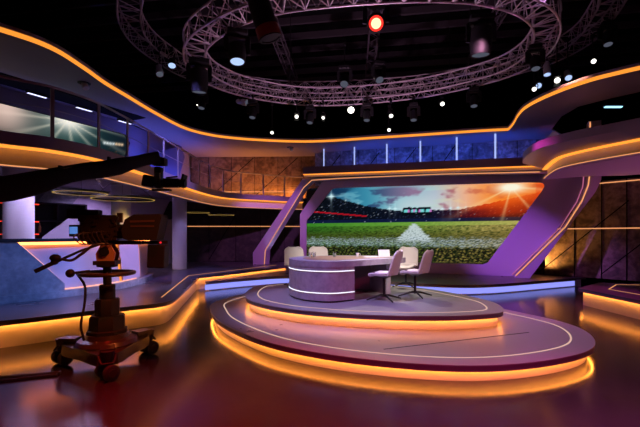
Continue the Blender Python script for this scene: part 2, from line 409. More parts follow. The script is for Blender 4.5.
def stadium(u, v):
    HZ = .515
    if v > HZ:
        top = interp(STAND, u)+.010*fbm(u*60, 3, 1, 2)
        if v > top:
            c = interp(SKY, u)
            c = mixc(c, (232, 236, 232), .45*sm(.34, .5, u)*sm(.72, .55, u)*sm(.95, .7, v))
            k = sm(.0, .38, fbm(u*8+1, v*6, 5))
            dark = interp([(0, (4, 24, 46)), (.3, (26, 60, 100)), (.5, (140, 104, 140)), (.62, (150, 92, 120)), (.75, (200, 110, 90)), (1, (170, 40, 14))], u)
            c = mixc(c, dark, .85*k)
            k2 = sm(.12, .5, fbm(u*7+20, v*9, 9)); c = mixc(c, mixc((150, 220, 228), (255, 206, 140), sm(.5, .75, u)), .4*k2)
        else:
            h = (v-HZ)/max(top-HZ, .01)
            c = interp([(0, (8, 12, 18)), (.35, (8, 14, 26)), (.6, (16, 16, 36)), (.72, (70, 14, 28)), (.85, (140, 18, 14)), (1, (110, 10, 12))], u)
            if u > .66: c = mixc(c, (226, 60, 20), .8*sm(.5, 1, h)*sm(.66, .8, u)); c = mixc(c, (26, 8, 20), .8*sm(.45, .1, h))
            g = noise.noise(V((u*190, v*80, 2)))
            c = mixc(c, (80, 96, 140) if u < .68 else (240, 90, 60), .6*sm(.3, .65, g))
            if v < .56: c = mixc(c, (14, 26, 64), .8)
            if u < .30 and abs(v-(.69-.30*u)) < .009: c = (176, 18, 34)
            if .46 < u < .585 and .60 < v < .69:
                c = (8, 14, 22)
                if .635 < v < .672 and int(u*130) % 4: c = (110, 215, 215) if int(u*130) % 3 else (200, 120, 200)
            if noise.noise(V((u*120, v*60, 8))) > .6: c = mixc(c, (210, 215, 230), .6)
        for (cu, cv, r, s_) in ((.128, .885, .06, 1.), (.405, .69, .03, .9), (.43, .688, .028, .8), (.66, .675, .03, .9), (.69, .68, .028, .8), (.63, .67, .025, .7), (.72, .685, .02, .6), (.20, .82, .02, .6), (.26, .775, .018, .5)):
            dx, dy = (u-cu)*2.71, v-cv; rr = math.hypot(dx, dy); a = math.atan2(dy, dx)
            st = math.exp(-(rr/(r*.6))**2)+.7*math.exp(-rr/(r*1.6))*max(0, math.cos(a*4))**6
            c = mixc(c, (215, 250, 255), s_*st)
        dx, dy = (u-.885)*2.71, v-.90; rr = math.hypot(dx, dy); a = math.atan2(dy, dx)
        c = mixc(c, (255, 120, 24), .7*math.exp(-(rr/.30)**2))
        ray = max(0, math.cos(a*7.5+.9))**10
        c = mixc(c, (255, 232, 160), .8*ray*math.exp(-rr/.36))
        c = mixc(c, (255, 250, 225), min(1, 1.2*math.exp(-((dx/.15)**2+(dy/.07)**2))))
        if u > .97: c = mixc(c, (232, 70, 24), .4)
    else:
        c = interp(GRASS, u); dpt = (HZ-v)/HZ
        c = mixc(c, (14, 34, 10), .25+.9*sm(-.15, .5, fbm(u*60, v*150/(.35+dpt), 3, 3))*min(1, .25+dpt*1.6))
        c = mixc(c, (226, 205, 124), .55*sm(.1, .6, fbm(u*90+9, v*160, 5, 3))*sm(.2, .9, u))
        c = mixc(c, (70, 62, 24), .5*sm(.44, .33, v)*sm(.2, .3, v))
        if v > .465: c = mixc(c, interp([(0, (64, 150, 44)), (.5, (116, 178, 66)), (1, (205, 188, 106))], u), .65)
        wob = .03*fbm(u*46, v*60, 6, 3)
        w = sm(.17, .22, v+wob)*sm(.335, .285, v+wob*1.3)
        w *= .55+.45*sm(-.2, .3, fbm(u*50, v*120, 12, 2))
        hw = .004+.066*(.50-v)/.2
        pyr = sm(hw+.007, hw-.006, abs(u-.512)+wob*.35)*sm(.505, .485, v)*sm(.24, .3, v) if v < .5 else 0
        sp = noise.noise(V((u*150, v*110, 4)))
        wc = mixc(mixc((168, 186, 204), (190, 180, 160), sm(.6, 1, u)), (52, 66, 66), sm(-.15, .5, sp))
        c = mixc(c, wc, .85*w)
        c = mixc(c, mixc((205, 220, 228), (100, 120, 126), sm(.1, .6, sp)), .9*pyr)
        if v < .23:
            k = sm(.225, .17, v+wob)
            lf = noise.noise(V((u*120+v*40, v*56-u*20, 7)))+.3*noise.noise(V((u*260, v*110, 2)))
            c = mixc(c, mixc((14, 24, 12), (104, 112, 48) if u < .6 else (150, 132, 66), sm(-.15, .6, lf)), k)
            c = mixc(c, (46, 14, 26), .6*k*sm(.1, .5, -lf))
    return c

def screen(name, mapf, poly, nx, ny, fn, mat, parent, u0, u1, v0, v1):
    """a lit screen: a fine grid clipped to its outline, every vertex carries one colour of the picture"""
    bm = bmesh.new(); vs = {}
    lay = bm.verts.layers.float_color.new('pixels')
    def rng(v):
        xs = []
        for (x0, y0), (x1, y1) in zip(poly, poly[1:]+poly[:1]):
            if (y0 <= v < y1) or (y1 <= v < y0): xs.append(x0+(v-y0)/(y1-y0)*(x1-x0))
        return (min(xs), max(xs)) if len(xs) > 1 else None
    rows = []
    for j in range(ny+1):
        v = v0+(v1-v0)*j/ny
        r = rng(min(max(v, v0+1e-4), v1-1e-4)) or (u0, u1)
        row = []
        for i in range(nx+1):
            uu = r[0]+(r[1]-r[0])*i/nx
            ve = bm.verts.new(mapf(uu, v)); c = fn((uu-u0)/(u1-u0), (v-v0)/(v1-v0))
            ve[lay] = (*lin(*c), 1); row.append(ve)
        rows.append(row)
    for A, B in zip(rows, rows[1:]):
        for i in range(nx): bm.faces.new((A[i], A[i+1], B[i+1], B[i]))
    me = bpy.data.meshes.new(name); bm.to_mesh(me); bm.free(); me.materials.append(mat)
    o = bpy.data.objects.new(name, me); COL.objects.link(o)
    if parent is not None:
        o.parent = parent; me.transform(Matrix.Translation(-ORG[parent.name]))
    return o
vw = thing('video_screen', 'wide video wall showing a stadium pitch at sunset behind the desk', 'screen', SF(3, .63))
screen('display', lambda X, Z: SF(X, Z, .03), hole, 300, 112, stadium, picture('stadium picture', .95), vw, -.54, 6.99, .63, 3.41)
b = MB()
for i in range(len(hole)):
    a, c = hole[i], hole[(i+1) % len(hole)]
b.plate([SF(-.6, .6, .13), SF(7.0, .6, .13), SF(7.0, 3.45, .13), SF(-.6, 3.45, .13)], NB*.08).build('housing', M_RIG, vw)

# ------------------------------------------------------------------ set walls
def panelwall(name, a, b_, z0, z1, mat, seams=(), diags=(), thick=.08, lines=()):
    """wall between plan points a and b; seams in metres along it; diags (s0, z0, s1, z1)"""
    a, b_ = V((*a, 0)), V((*b_, 0)); dr = (b_-a).normalized(); nr = V((-dr.y, dr.x, 0)); L = (b_-a).length
    w = MB().plate([a+V((0, 0, z0)), b_+V((0, 0, z0)), b_+V((0, 0, z1)), a+V((0, 0, z1))], nr*thick).build(name, mat, None); w['kind'] = 'structure'
    if seams or diags:
        s = MB(); f = -nr*.004
        for q in seams: s.beam(a+dr*q+V((0, 0, z0))+f, a+dr*q+V((0, 0, z1))+f, .035, .012)
        for (s0, y0, s1, y1) in diags: s.beam(a+dr*s0+V((0, 0, y0))+f, a+dr*s1+V((0, 0, y1))+f, .012, .03)
        s.build('panel_seams', M_SEAM, w)
    for (s0, s1, z) in lines:
        MB().beam(a+dr*s0+V((0, 0, z))-nr*.012, a+dr*s1+V((0, 0, z))-nr*.012, .014, .03).build('light_line', L_THIN, w)
    return w
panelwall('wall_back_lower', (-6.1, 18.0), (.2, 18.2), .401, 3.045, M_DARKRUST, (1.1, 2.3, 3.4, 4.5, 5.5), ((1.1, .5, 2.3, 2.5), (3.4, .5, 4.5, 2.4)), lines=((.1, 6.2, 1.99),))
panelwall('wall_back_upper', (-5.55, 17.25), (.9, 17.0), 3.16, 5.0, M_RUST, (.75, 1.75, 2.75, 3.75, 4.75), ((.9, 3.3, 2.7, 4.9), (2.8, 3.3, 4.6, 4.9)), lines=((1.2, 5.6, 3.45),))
panelwall('wall_back_gallery', (-.2, 16.3), (8.6, 13.75), 3.6, 5.0, M_STEELP, (.3, 1.05, 1.8, 2.5, 3.2, 3.9, 4.6, 5.3, 6.0, 6.8, 7.5), ((.3, 3.9, 1.05, 4.8), (1.9, 3.9, 2.6, 4.8), (3.2, 3.9, 4.0, 4.9), (4.7, 3.9, 5.4, 4.9)))
panelwall('wall_right_lower', (6.9, 14.3), (10.9, 8.98), .28, 3.24, M_RUST, (1.05, 1.98, 2.72, 3.35, 4.0, 5.0), ((.9, .35, 3.4, 2.6), (2.7, .4, 5.4, 3.0), (1.3, 1.9, 2.7, 3.2)), lines=((1.2, 6.6, 1.8), (2.2, 6.6, 3.17)))
struct('wall_left_lower', MB().sweep(P2((-12.2, 7.2), (-8.6, 11.2), (-6.6, 14.0), (-6.12, 17.9)), [(-.1, .402), (0, .402), (0, 3.045), (-.1, 3.045)]), M_LILAC)
struct('wall_left_upper', MB().sweep(P2((-9.0, 5.6), (-7.25, 9.05), (-5.75, 12.05), (-5.45, 14.0), (-5.45, 17.1)), [(-.1, 3.16), (-.2, 3.16), (-.2, 5.0), (-.1, 5.0)]), M_VIOLET)
# deep blue facet and lilac facets as flat cladding pieces
cl = thing('wall_cladding', 'faceted blue grey cladding panel slanting across the lilac wall behind the bar', 'wall panel', (-8.2, 14.6, .4))
wn = V((.075, -.055, 0))
MB().plate([V((-8.30, 11.62, 2.52))+wn, V((-7.75, 12.39, 2.50))+wn, V((-7.54, 12.68, 3.0))+wn, V((-8.11, 11.89, 2.96))+wn], -wn*.4).build('panel', M_CONC, cl)
wm = V((.08, -.01, 0))
MB().plate([V((-6.37, 15.9, 2.2))+wm, V((-6.17, 17.4, 2.3))+wm, V((-6.17, 17.4, 3.0))+wm, V((-6.28, 16.6, 3.0))+wm], -wm*.4).build('dark_panel', M_RIG, cl)

# ------------------------------------------------------------------ canopy ring overhead
CI = catmull(P2((-7.4, 4.4), (-6.3, 5.5), (-5.26, 6.57), (-4.86, 7.2), (-4.78, 8.0), (-4.78, 8.9), (-4.7, 9.7), (-4.55, 11.2), (-4.27, 12.65), (-3.7, 13.5), (-2.9, 13.98), (-1.8, 14.3), (-.6, 14.45), (.5, 14.3), (1.74, 13.95), (3.37, 13.5), (5.18, 12.98), (6.0, 12.8)), 6)
CR = catmull(P2((6.02, 12.75), (5.86, 12.1), (5.6, 11.3), (5.45, 10.6), (5.49, 9.9), (5.67, 9.2), (5.92, 8.68), (6.2, 8.35), (6.5, 8.05), (7.4, 7.2), (9.0, 6.0)), 6)
edgeC = CI+CR
outC = P2((9.6, 7.9), (7.6, 9.15), (7.1, 9.76), (6.72, 10.4), (6.8, 11.26), (7.3, 12.6), (8.4, 13.7), (-.1, 16.2), (.7, 16.9), (-5.3, 17.15), (-5.35, 14.0), (-5.65, 12.1), (-7.1, 9.2), (-8.8, 5.9))
can = thing('overhead_canopy', 'sweeping mauve canopy edge high around the studio with an orange light line', 'canopy', (0, 12, 5.0))
MB().prism(edgeC+outC, 4.935, 4.975).build('soffit', M_SOFFIT, can)
MB().sweep(edgeC, [(.001, 4.935), (.015, 4.935), (.015, 5.015), (.001, 5.015)]).build('led_strip', L_CANOPY, can)
MB().sweep(edgeC, [(-.25, 4.976), (-.002, 4.976), (-.002, 5.02), (.03, 5.02), (.03, 5.08), (-.25, 5.08)]).build('top_trim', M_SET, can)
MB().sweep(P2((-8.55, 6.0), (-6.87, 9.2), (-5.62, 11.7)), [(.05, 4.92), (.75, 4.92), (.75, 4.934), (.05, 4.934)]).build('recess_shade', M_BLACK, can)  # flat black strip: a recess's darkness painted onto the soffit
for bx, by, lab in [(-6.62, 9.36, 'cool white batten light under the canopy, first along the blue wall'), (-6.13, 10.4, 'cool white batten light under the canopy, in the middle of the blue wall'), (-5.66, 11.6, 'cool white batten light under the canopy, last along the blue wall')]:
    t = thing('batten_light', lab, 'ceiling light', (bx, by, 4.87), math.radians(63), 'batten lights under the canopy', local=True)
    MB().box((0, 0, .022), (.44, .10, .05)).build('mount_housing', M_RIG, t)
    MB().box((0, 0, -.004), (.40, .07, .012)).build('diffuser', L_BATTEN, t)

# ------------------------------------------------------------------ left balcony
BC = catmull(P2((-6.9, 3.6), (-5.7, 5.1), (-4.85, 6.07), (-4.37, 6.5), (-4.05, 7.2), (-3.95, 8.2), (-3.92, 9.2), (-3.88, 11.0), (-3.82, 13.2), (-3.6, 14.6), (-3.1, 15.4), (-2.3, 15.95), (-1.45, 16.5), (-.7, 16.75)), 6)
bal = thing('balcony', 'curved mauve balcony deck over the bar with an orange glowing fascia', 'balcony', (-5, 10, 2.66))
outB = P2((-.6, 16.9), (-5.3, 17.15), (-5.35, 14.0), (-5.65, 12.1), (-7.1, 9.1), (-8.9, 5.6))
MB().prism(offset(BC, -.15)+outB, 3.10, 3.15).build('deck', M_DARKDECK, bal)
MB().sweep(BC, [(-.16, 2.99), (0, 2.99), (.0, 3.19), (-.16, 3.19)]).build('fascia', M_SET, bal)
MB().sweep(BC, [(-.13, 2.955), (-.02, 2.955), (-.02, 2.988), (-.13, 2.988)]).build('led_strip', L_COVE, bal)
MB().sweep(BC, [(-.20, 2.70), (-.16, 2.70), (-.16, 2.985), (-.20, 2.985)]).build('cove', M_RISER, bal)
MB().sweep(BC, [(-.20, 2.66), (-.08, 2.66), (-.08, 2.695), (-.20, 2.695)]).build('lower_trim', M_SET, bal)
MB().sweep(BC, [(-.079, 2.668), (-.07, 2.668), (-.07, 2.686), (-.079, 2.686)]).build('light_line', L_THIN, bal)
MB().prism(offset(BC, -.21)+P2((-.7, 17.7), (-5.8, 17.7), (-8.9, 13.6), (-12, 8.9), (-12, 4)), 3.05, 3.09).build('soffit', M_SOFFIT, bal)
# railing
RC = resample(offset(BC, -.07), 200)
ra = thing('balcony_railing', 'slim metal railing with many posts along the curved balcony', 'railing', (-4.5, 9, 3.19))
MB().tube([(p.x, p.y, 4.03) for p in RC], .022).build('handrail', M_RAIL, ra)
MB().tube([(p.x, p.y, 3.66) for p in RC], .007, 6).build('mid_wire', M_RAIL, ra)
d = 0; nxt = 1.03
for p, q in zip(RC, RC[1:]):
    d += (q-p).length
    if d >= nxt:
        nxt += .93
        dirn = (q-p).normalized()
        MB().box((q.x, q.y, 3.61), (.055, .022, .836), rz=math.atan2(dirn.y, dirn.x)).build('post', M_RAIL, ra)
# balcony wall screen
def burst(u, v):
    dx, dy = (u-.56)*2.2, (v-1.0)*1.1
    r = math.hypot(dx, dy); a = math.atan2(dy, dx)
    c = interp([(0, (150, 120, 110)), (.22, (110, 96, 90)), (.33, (70, 80, 78)), (.6, (34, 66, 66)), (.8, (20, 40, 46)), (1, (16, 24, 36))], u)
    c = mixc(c, (10, 22, 24), .75*sm(.65, .35, v))
    c = mixc(c, (255, 250, 240), math.exp(-(r/.26)**2))
    ray = max(0, math.cos(a*13+.4))**3
    c = mixc(c, (240, 230, 206), .9*ray*math.exp(-r/.55))
    dx, dy = (u-.225)*3.4, v-.97; r = math.hypot(dx, dy); c = mixc(c, (246, 214, 200), .8*math.exp(-(r/.4)**2))
    if u > .7:
        for k in range(7):
            dx, dy = (u-.80-.022*k)*3.4, v-.70-.008*k
            c = mixc(c, (255, 214, 170) if k > 3 else (230, 240, 240), math.exp(-(math.hypot(dx, dy)/.035)**2))
        if v < .62: c = mixc(c, (120, 84, 50), .6*sm(.2, .6, noise.noise(V((u*120, v*30, 3)))))
        if v < .36: c = mixc(c, (190, 200, 180), .8)
    return c
UA, UB = V((-8.3, 6.75)), V((-5.73, 11.85)); ud = (UB-UA).normalized(); un = V((ud.y, -ud.x))
def US(s, z, d=.0): p = UA+ud*s+un*(.13+d); return (p.x, p.y, z)
us = thing('balcony_screen', 'long upstairs screen on the blue wall showing a white burst of stadium light', 'screen', US(3, 3.3))
screen('display', lambda s, z: US(s, z, .055), [(0, 3.3), (5.3, 3.3), (5.65, 4.3), (5.5, 4.5), (0, 4.5)], 150, 40, burst, picture('burst picture', 1.0), us, 1.6, 5.7, 3.3, 4.5)
b = MB().plate([US(0, 3.3, -.02), US(5.35, 3.3, -.02), US(5.7, 4.3, -.02), US(5.55, 4.52, -.02), US(0, 4.52, -.02)], V((un.x, un.y, 0))*.06).build('housing', M_RIG, us)
# blue facets of the upper wall
fc = thing('wall_facet', 'dark blue slanted wall facet beyond the upstairs screen', 'wall panel', (-5.3, 13.2, 3.2))
MB().plate([(-5.55, 12.3, 3.2), (-5.25, 14.4, 3.2), (-5.25, 15.4, 4.6), (-5.25, 15.0, 4.95), (-5.42, 13.2, 4.3)], (.05, -.02, 0)).build('panel', plain('deep blue facet paint', (.10, .11, .26), .5), fc)

# ------------------------------------------------------------------ gallery parapet over the screen and the right hand balcony
def GF(X): return V((X, 15.0-.46*X))
gp = [GF(-.62+i*(7.1+.62)/30) for i in range(31)]
zl = lambda p: 3.865-.034*p.x
ga = thing('gallery_parapet', 'straight dark gallery parapet above the video wall with an orange light line', 'balcony', (3, 13.6, 3.6))
MB().sweep(gp, [(-.2, .035), (.06, .035), (.06, .30), (-.2, .30)], zf=zl).build('parapet', M_PARAPET, ga)
MB().sweep(gp, [(0, .0), (.045, .0), (.045, .033), (0, .033)], zf=zl).build('led_strip', L_COVE, ga)
MB().sweep(gp, [(-.12, -.07), (-.02, -.07), (-.02, .034), (-.12, .034)], zf=zl).build('cove', M_RISER, ga)
MB().prism(offset(gp, -.26)+P2((7.6, 13.7), (-.3, 16.1)), 3.87, 3.90).build('deck', M_DARKDECK, ga)
wt = thing('gallery_light_post', 'slim glowing white post before the blue gallery wall, nearest the rust panels', 'light post', (0, 0, 0), local=True, group='light posts on the gallery')
MB().box((0, 0, .02), (.10, .10, .04)).build('foot', M_RIG, wt)
MB().box((0, 0, .53), (.045, .045, .98)).build('light_tube', L_POST, wt)
wt.location = (.15, 15.45, 3.901)
names = ['second', 'third', 'fourth', 'fifth', 'sixth']
for k, (x, y) in enumerate([(1.3, 15.1), (2.44, 14.6), (3.55, 14.15), (4.65, 13.6), (5.75, 13.12)]):
    dup(wt, (x, y, 3.901), 0, 'slim glowing white post before the blue gallery wall, %s from the rust panels' % names[k])

T = resample(catmull(P2((6.1, 12.05), (5.72, 11.2), (5.5, 10.3), (5.5, 9.7), (5.78, 8.96), (6.13, 8.43), (6.45, 7.95), (7.3, 6.7), (8.6, 5.2)), 8), 60)
Lc = resample(catmull(P2((6.62, 11.85), (6.25, 10.9), (6.0, 10.1), (5.99, 9.6), (6.15, 8.94), (6.42, 8.25), (6.7, 7.7), (7.5, 6.6), (8.8, 5.1)), 8), 60)
wing = thing('wing_balcony', 'curved mauve balcony sweeping out beside the video wall with glowing orange fascia', 'balcony', (7.5, 9.5, 3.25))
def loft(curves, mat, name, par):
    b = MB(); rows = [[b.b.verts.new((p.x, p.y, z)) for p in c] for c, z in curves]; n = len(rows[0]); m = len(rows)
    for k in range(m):
        A, B = rows[k], rows[(k+1) % m]
        for i in range(n-1): b.b.faces.new((A[i], A[i+1], B[i+1], B[i]))
    b.b.faces.new([r[0] for r in rows]); b.b.faces.new([r[-1] for r in rows][::-1])
    return b.build(name, mat, par)
loft([(T, 3.95), (T, 3.76), (Lc, 3.56), (offset(Lc, -.25), 3.56), (offset(Lc, -.25), 3.95)], M_SET, 'fascia', wing)
MB().sweep(Lc, [(-.08, 3.522), (.03, 3.522), (.03, 3.556), (-.08, 3.556)]).build('led_strip', L_COVE, wing)
MB().sweep(Lc, [(-.14, 3.30), (-.10, 3.30), (-.10, 3.559), (-.14, 3.559)]).build('cove', M_RISER, wing)
MB().sweep(Lc, [(-.14, 3.255), (-.01, 3.255), (-.01, 3.295), (-.14, 3.295)]).build('lower_trim', M_SET, wing)
MB().sweep(Lc, [(-.009, 3.265), (0, 3.265), (0, 3.285), (-.009, 3.285)]).build('light_line', L_THIN, wing)
MB().prism(offset(Lc, -.145)+P2((11.5, 7.6), (10.9, 8.85), (8.45, 11.1), (7.5, 11.3)), 3.25, 3.29).build('soffit', M_SOFFIT, wing)

# ------------------------------------------------------------------ columns and the bar
def column(x, y, r):
    o = MB().lathe([(r*1.02, .401), (r*1.02, .46), (r, .47), (r, 2.99), (r*1.04, 3.0), (r*1.04, 3.048)], (x, y, 0), 32).build('column', M_COLUMN, None)
    o['kind'] = 'structure'; return o
column(-6.25, 8.3, .27); column(-5.82, 11.7, .265); column(-4.95, 14.1, .245)

BP = P2((-8.4, 3.9), (-6.6, 5.75), (-5.6, 6.93), (-4.98, 7.72), (-4.55, 8.6), (-4.42, 9.6), (-4.55, 10.6), (-4.85, 11.5))
BPs = resample(catmull(BP, 8), 90)
bar = thing('bar_counter', 'long faceted bar counter with blue concrete and lilac panels lit along their edges', 'bar counter', (-5.2, 8, .4))
MB().sweep(BPs, [(-.62, .401), (.06, .401), (.06, .53), (-.62, .53)]).build('plinth', M_CONC, bar)
MB().sweep(BPs, [(-.55, .53), (-.10, .53), (-.10, 1.47), (-.55, 1.47)]).build('lit_panel', M_LILAC, bar)
MB().sweep(BPs, [(-.62, 1.47), (.05, 1.47), (.05, 1.53), (-.62, 1.53)]).build('counter_top', M_RIG, bar)
MB().sweep(BPs[20:], [(-.085, 1.42), (-.04, 1.42), (-.04, 1.465), (-.085, 1.465)]).build('led_strip', L_BARLED, bar)
# concrete facet whose end runs down diagonally: from the counter edge to the plinth
def barpt(s, o, z):
    i = min(int(s), len(BPs)-2); t = s-i; p = BPs[i].lerp(BPs[i+1], t); N = normals(BPs, False)[i]
    return V((p.x+N.x*o, p.y+N.y*o, z))
def s_of(ratio):
    for i in range(len(BPs)-1):
        r0, r1 = BPs[i].x/BPs[i].y, BPs[i+1].x/BPs[i+1].y
        if r0 <= ratio <= r1: return i+(ratio-r0)/(r1-r0)
    return 40.
sa, sb = s_of(-.757), s_of(-.64)
prof = [(0, 1.468), (sa, 1.468), (sb-.3, .68), (sb, .60), (sb, .531)]
b = MB(); ss = [sa*k/30 for k in range(31)]+[sa+(sb-sa)*k/10 for k in range(1, 11)]
def topz(s): return 1.468 if s <= sa else (1.468+(.66-1.468)*(s-sa)/(sb-sa))
rows = []
for s in ss:
    z1 = topz(s)
    rows.append([b.b.verts.new(barpt(s, o, z)) for o, z in ((-.099, .531), (.03, .531), (.03, z1), (-.099, z1))])
for A, B in zip(rows, rows[1:]):
    for k in range(4): b.b.faces.new((A[k], A[(k+1) % 4], B[(k+1) % 4], B[k]))
b.b.faces.new(rows[0][::-1]); b.b.faces.new(rows[-1])
b.build('concrete_facet', M_CONC, bar)
MB().tube([barpt(s, -.05, topz(s)+.012) for s in ss[30:]]+[barpt(sb+.12, -.05, .60), barpt(sb+.12, -.05, .545)], .012, 6).build('edge_light', glow('pink amber led', (1, .42, .30), 2.0), bar)
MB().tube([barpt(s, -.08, .545) for s in [sb+.3+k for k in range(0, 22)]], .012, 6).build('edge_light', glow('pink amber led', (1, .42, .30), 1.6), bar)
for q, lean in ((s_of(-.49), 1.6), (s_of(-.4425), 1.4)):
    MB().tube([barpt(q-lean, -.08, 1.42), barpt(q, -.08, .56)], .016, 6).build('edge_light', L_COVE, bar)
MB().plate([barpt(s_of(-.49)+.3, -.095, .56), barpt(s_of(-.4425)-.6, -.095, .56), barpt(s_of(-.4425)-2., -.095, 1.4), barpt(s_of(-.49)-1.2, -.095, 1.4)], (.05, 0, 0)).build('raised_panel', M_PORTAL, bar)

# back bar with lit shelves and bottles
bb = thing('back_bar', 'dark back bar shelving with a red glow behind the bar', 'shelving', (-8.2, 10.8, .402), math.radians(48), local=True)
MB().box((0, .2, 1.05), (3.3, .04, 2.1)).build('back_panel', M_RIG, bb)
for x in (-1.65, -.67, .93, 1.65): MB().box((x, 0, 1.05), (.05, .4, 2.1)).build('upright', M_RIG, bb)
for z in (.03, .9, 1.25, 1.6, 2.09): MB().box((0, 0, z), (3.25, .4, .03)).build('shelf', M_RIG, bb)
for z in (1.22, 1.57, 2.06): MB().box((-.45, .16, z), (2.0, .02, .025)).build('shelf_light', L_REDSHELF, bb)
bc, bs = math.cos(math.radians(48)), math.sin(math.radians(48))
k = 0
for z, lvl in ((1.319, 'middle'), (1.669, 'top')):
    for i in range(7):
        x = -1.1+i*.27
        bt = thing('bottle', 'dark bottle on the red lit %s shelf of the back bar' % lvl, 'bottle', (-8.2+x*bc+.05*bs, 10.8+x*bs-.05*bc, z+.003), 0, 'bottles on the %s shelf of the back bar' % lvl, local=True)
        h = .9+.1*((i*7+k) % 3)
        MB().lathe([(.035, 0), (.037, .01), (.037, .15*h), (.014, .2*h), (.013, .255*h)], seg=12).build('body', M_BOTTLE2 if (i+k) % 2 else M_BOTTLE, bt)
        MB().cyl((0, 0, .255*h), (0, 0, .275*h), .015, seg=10).build('stopper', M_BLKMETAL, bt)
        k += 1
# gable shaped lilac screen behind the bar
gs = thing('bar_divider', 'pale lilac gable shaped divider panel behind the bar counter', 'panel', (-6.4, 10.3, .4))
MB().plate([(-7.0, 10.1, .401), (-5.95, 10.45, .401), (-5.95, 10.45, 2.05), (-6.43, 10.29, 2.05), (-7.0, 10.1, 1.55)], (.02, -.05, 0)).build('panel', M_LILAC, gs)
# ring pendants
def ring(x, y, z, r, label):
    t = thing('ring_pendant', label, 'pendant lamp', (x, y, z), 0, 'ring pendants over the bar', local=True)
    MB().lathe([(r-.018, -.02), (r+.018, -.02), (r+.018, .02), (r-.018, .02), (r-.018, -.02)], seg=48, cap=False).build('ring', M_RIG, t)
    MB().lathe([(r-.014, -.024), (r+.014, -.024), (r+.014, -.0205), (r-.014, -.0205), (r-.014, -.024)], seg=48, cap=False).build('diffuser', L_GOLD, t)
    for a in (0, 2.09, 4.19): MB().cyl((r*math.cos(a), r*math.sin(a), .02), (r*.2*math.cos(a), r*.2*math.sin(a), 3.04-z), .004, seg=6).build('hanging_wire', M_RIG, t)
ring(-5.05, 8.45, 2.50, .5, 'black and gold ring pendant hanging above the bar, nearest the counter end')
ring(-4.96, 10.1, 2.52, .72, 'widest black and gold ring pendant, beside the middle column')
ring(-4.55, 14.9, 2.45, .42, 'small gold ring pendant just behind the farthest column')
ring(-3.85, 15.6, 2.40, .48, 'gold ring pendant farthest from the bar, before the dark panels')

# ------------------------------------------------------------------ desk and chairs
def oval(cx, cy, a, b_, n=72, p=2.4, rot=0):
    out = []
    for k in range(n):
        t = 2*PI*k/n; c, s = math.cos(t), math.sin(t)
        x = a*math.copysign(abs(c)**(2/p), c); y = b_*math.copysign(abs(s)**(2/p), s)
        out.append(V((cx+x*math.cos(rot)-y*math.sin(rot), cy+x*math.sin(rot)+y*math.cos(rot))))
    return out
Z2 = .421
dk = thing('presenter_desk', 'oval lilac concrete presenter desk with a rounded drum end and two white light bands', 'desk', (.5, 7.8, Z2))
TOP = catmull(P2((.1, 6.94), (.5, 7.08), (1.0, 7.52), (1.45, 7.86), (1.75, 8.2), (1.72, 8.6), (1.3, 8.88), (.5, 8.98), (-.15, 8.87), (-.50, 8.42), (-.61, 7.85), (-.36, 7.22)), 8, True)
MB().prism(TOP, Z2+.615, Z2+.72).bevel(.008, 1).build('desk_top', M_DESK, dk)
MB().prism(offset(TOP, -.27, True), Z2+.7205, Z2+.726).build('wood_inlay', M_WOOD, dk)
dr_o = [p for p in offset(TOP, -.005, True) if p.x < .62]
dr_o.sort(key=lambda p: math.atan2(p.y-7.95, p.x-.62) % (2*PI))
drum = dr_o+[V((.62, dr_o[-1].y+.0)), V((.62, dr_o[0].y))]
MB().prism(offset(drum, -.03, True), Z2, Z2+.03).build('plinth', M_BLKMETAL, dk)
MB().prism(drum, Z2+.03, Z2+.614).build('drum', M_DESK, dk)
arc = dr_o
for z in (.165, .545):
    MB().sweep(arc, [(.0, Z2+z-.007), (.006, Z2+z-.007), (.006, Z2+z+.007), (.0, Z2+z+.007)]).build('light_band', L_WHITE, dk)
MB().box((1.22, 8.32, Z2+.307), (.10, .75, .614), rz=.4).build('support_panel', M_DESK, dk)
MB().box((.9, 8.55, Z2+.3), (.55, .04, .6), rz=.05).build('modesty_panel', M_EDGE, dk)

def chair_parts(t):
    # seat shell, local: front -y
    def seatF(u, v):
        y = -.23+.45*u; w = .20+.035*math.sin(PI*min(u*1.2, 1)); x = (v-.5)*2*w
        e = abs(v-.5)*2
        z = .455+.035*e**3+.10*max(0, u-.72)**1.3*2.2-.05*max(0, .18-u)/.18*.5
        return (x, y, z)
    MB().grid(seatF, 12, 12, .022).build('seat', M_FABRIC, t, 60)
    MB().grid(lambda u, v: V(seatF(u, v))-V((0, 0, .0235)), 12, 12, .014).build('seat_shell', M_SHELL, t, 60, 'mauve grey shell')
    def backF(u, v):
        z = .475+.42*u; w = .235-.015*u-.10*max(0, (u-.8)/.2)**2.2; x = (v-.5)*2*w
        e = abs(v-.5)*2
        y = .205+.10*u-.07*e**2.2*(1-.5*u)
        return (x, y, z)
    MB().grid(backF, 12, 12, -.02).build('backrest', M_FABRIC, t, 60)
    MB().grid(lambda u, v: V(backF(u, v))*1.0+V((0, .0215, -.004)), 12, 12, -.014).build('back_shell', M_SHELL, t, 60, 'mauve grey shell')
    MB().cyl((0, 0, .06), (0, 0, .40), .024).lathe([(.05, .40), (.12, .435), (.0, .436)]).build('column', M_BLKMETAL, t)
    for k in range(4):
        a = PI/4+k*PI/2; c, s = math.cos(a), math.sin(a)
        MB().tube([(0, 0, .085), (.10*c, .10*s, .085), (.34*c, .34*s, .018)], [.022, .02, .012], 8).build('leg', M_BLKMETAL, t)
ch = thing('swivel_chair', 'cream swivel chair nearest the camera, seen from its side at the desk front', 'chair', (1.16, 7.25, Z2), math.radians(-118), 'swivel chairs around the desk', local=True)
chair_parts(ch)
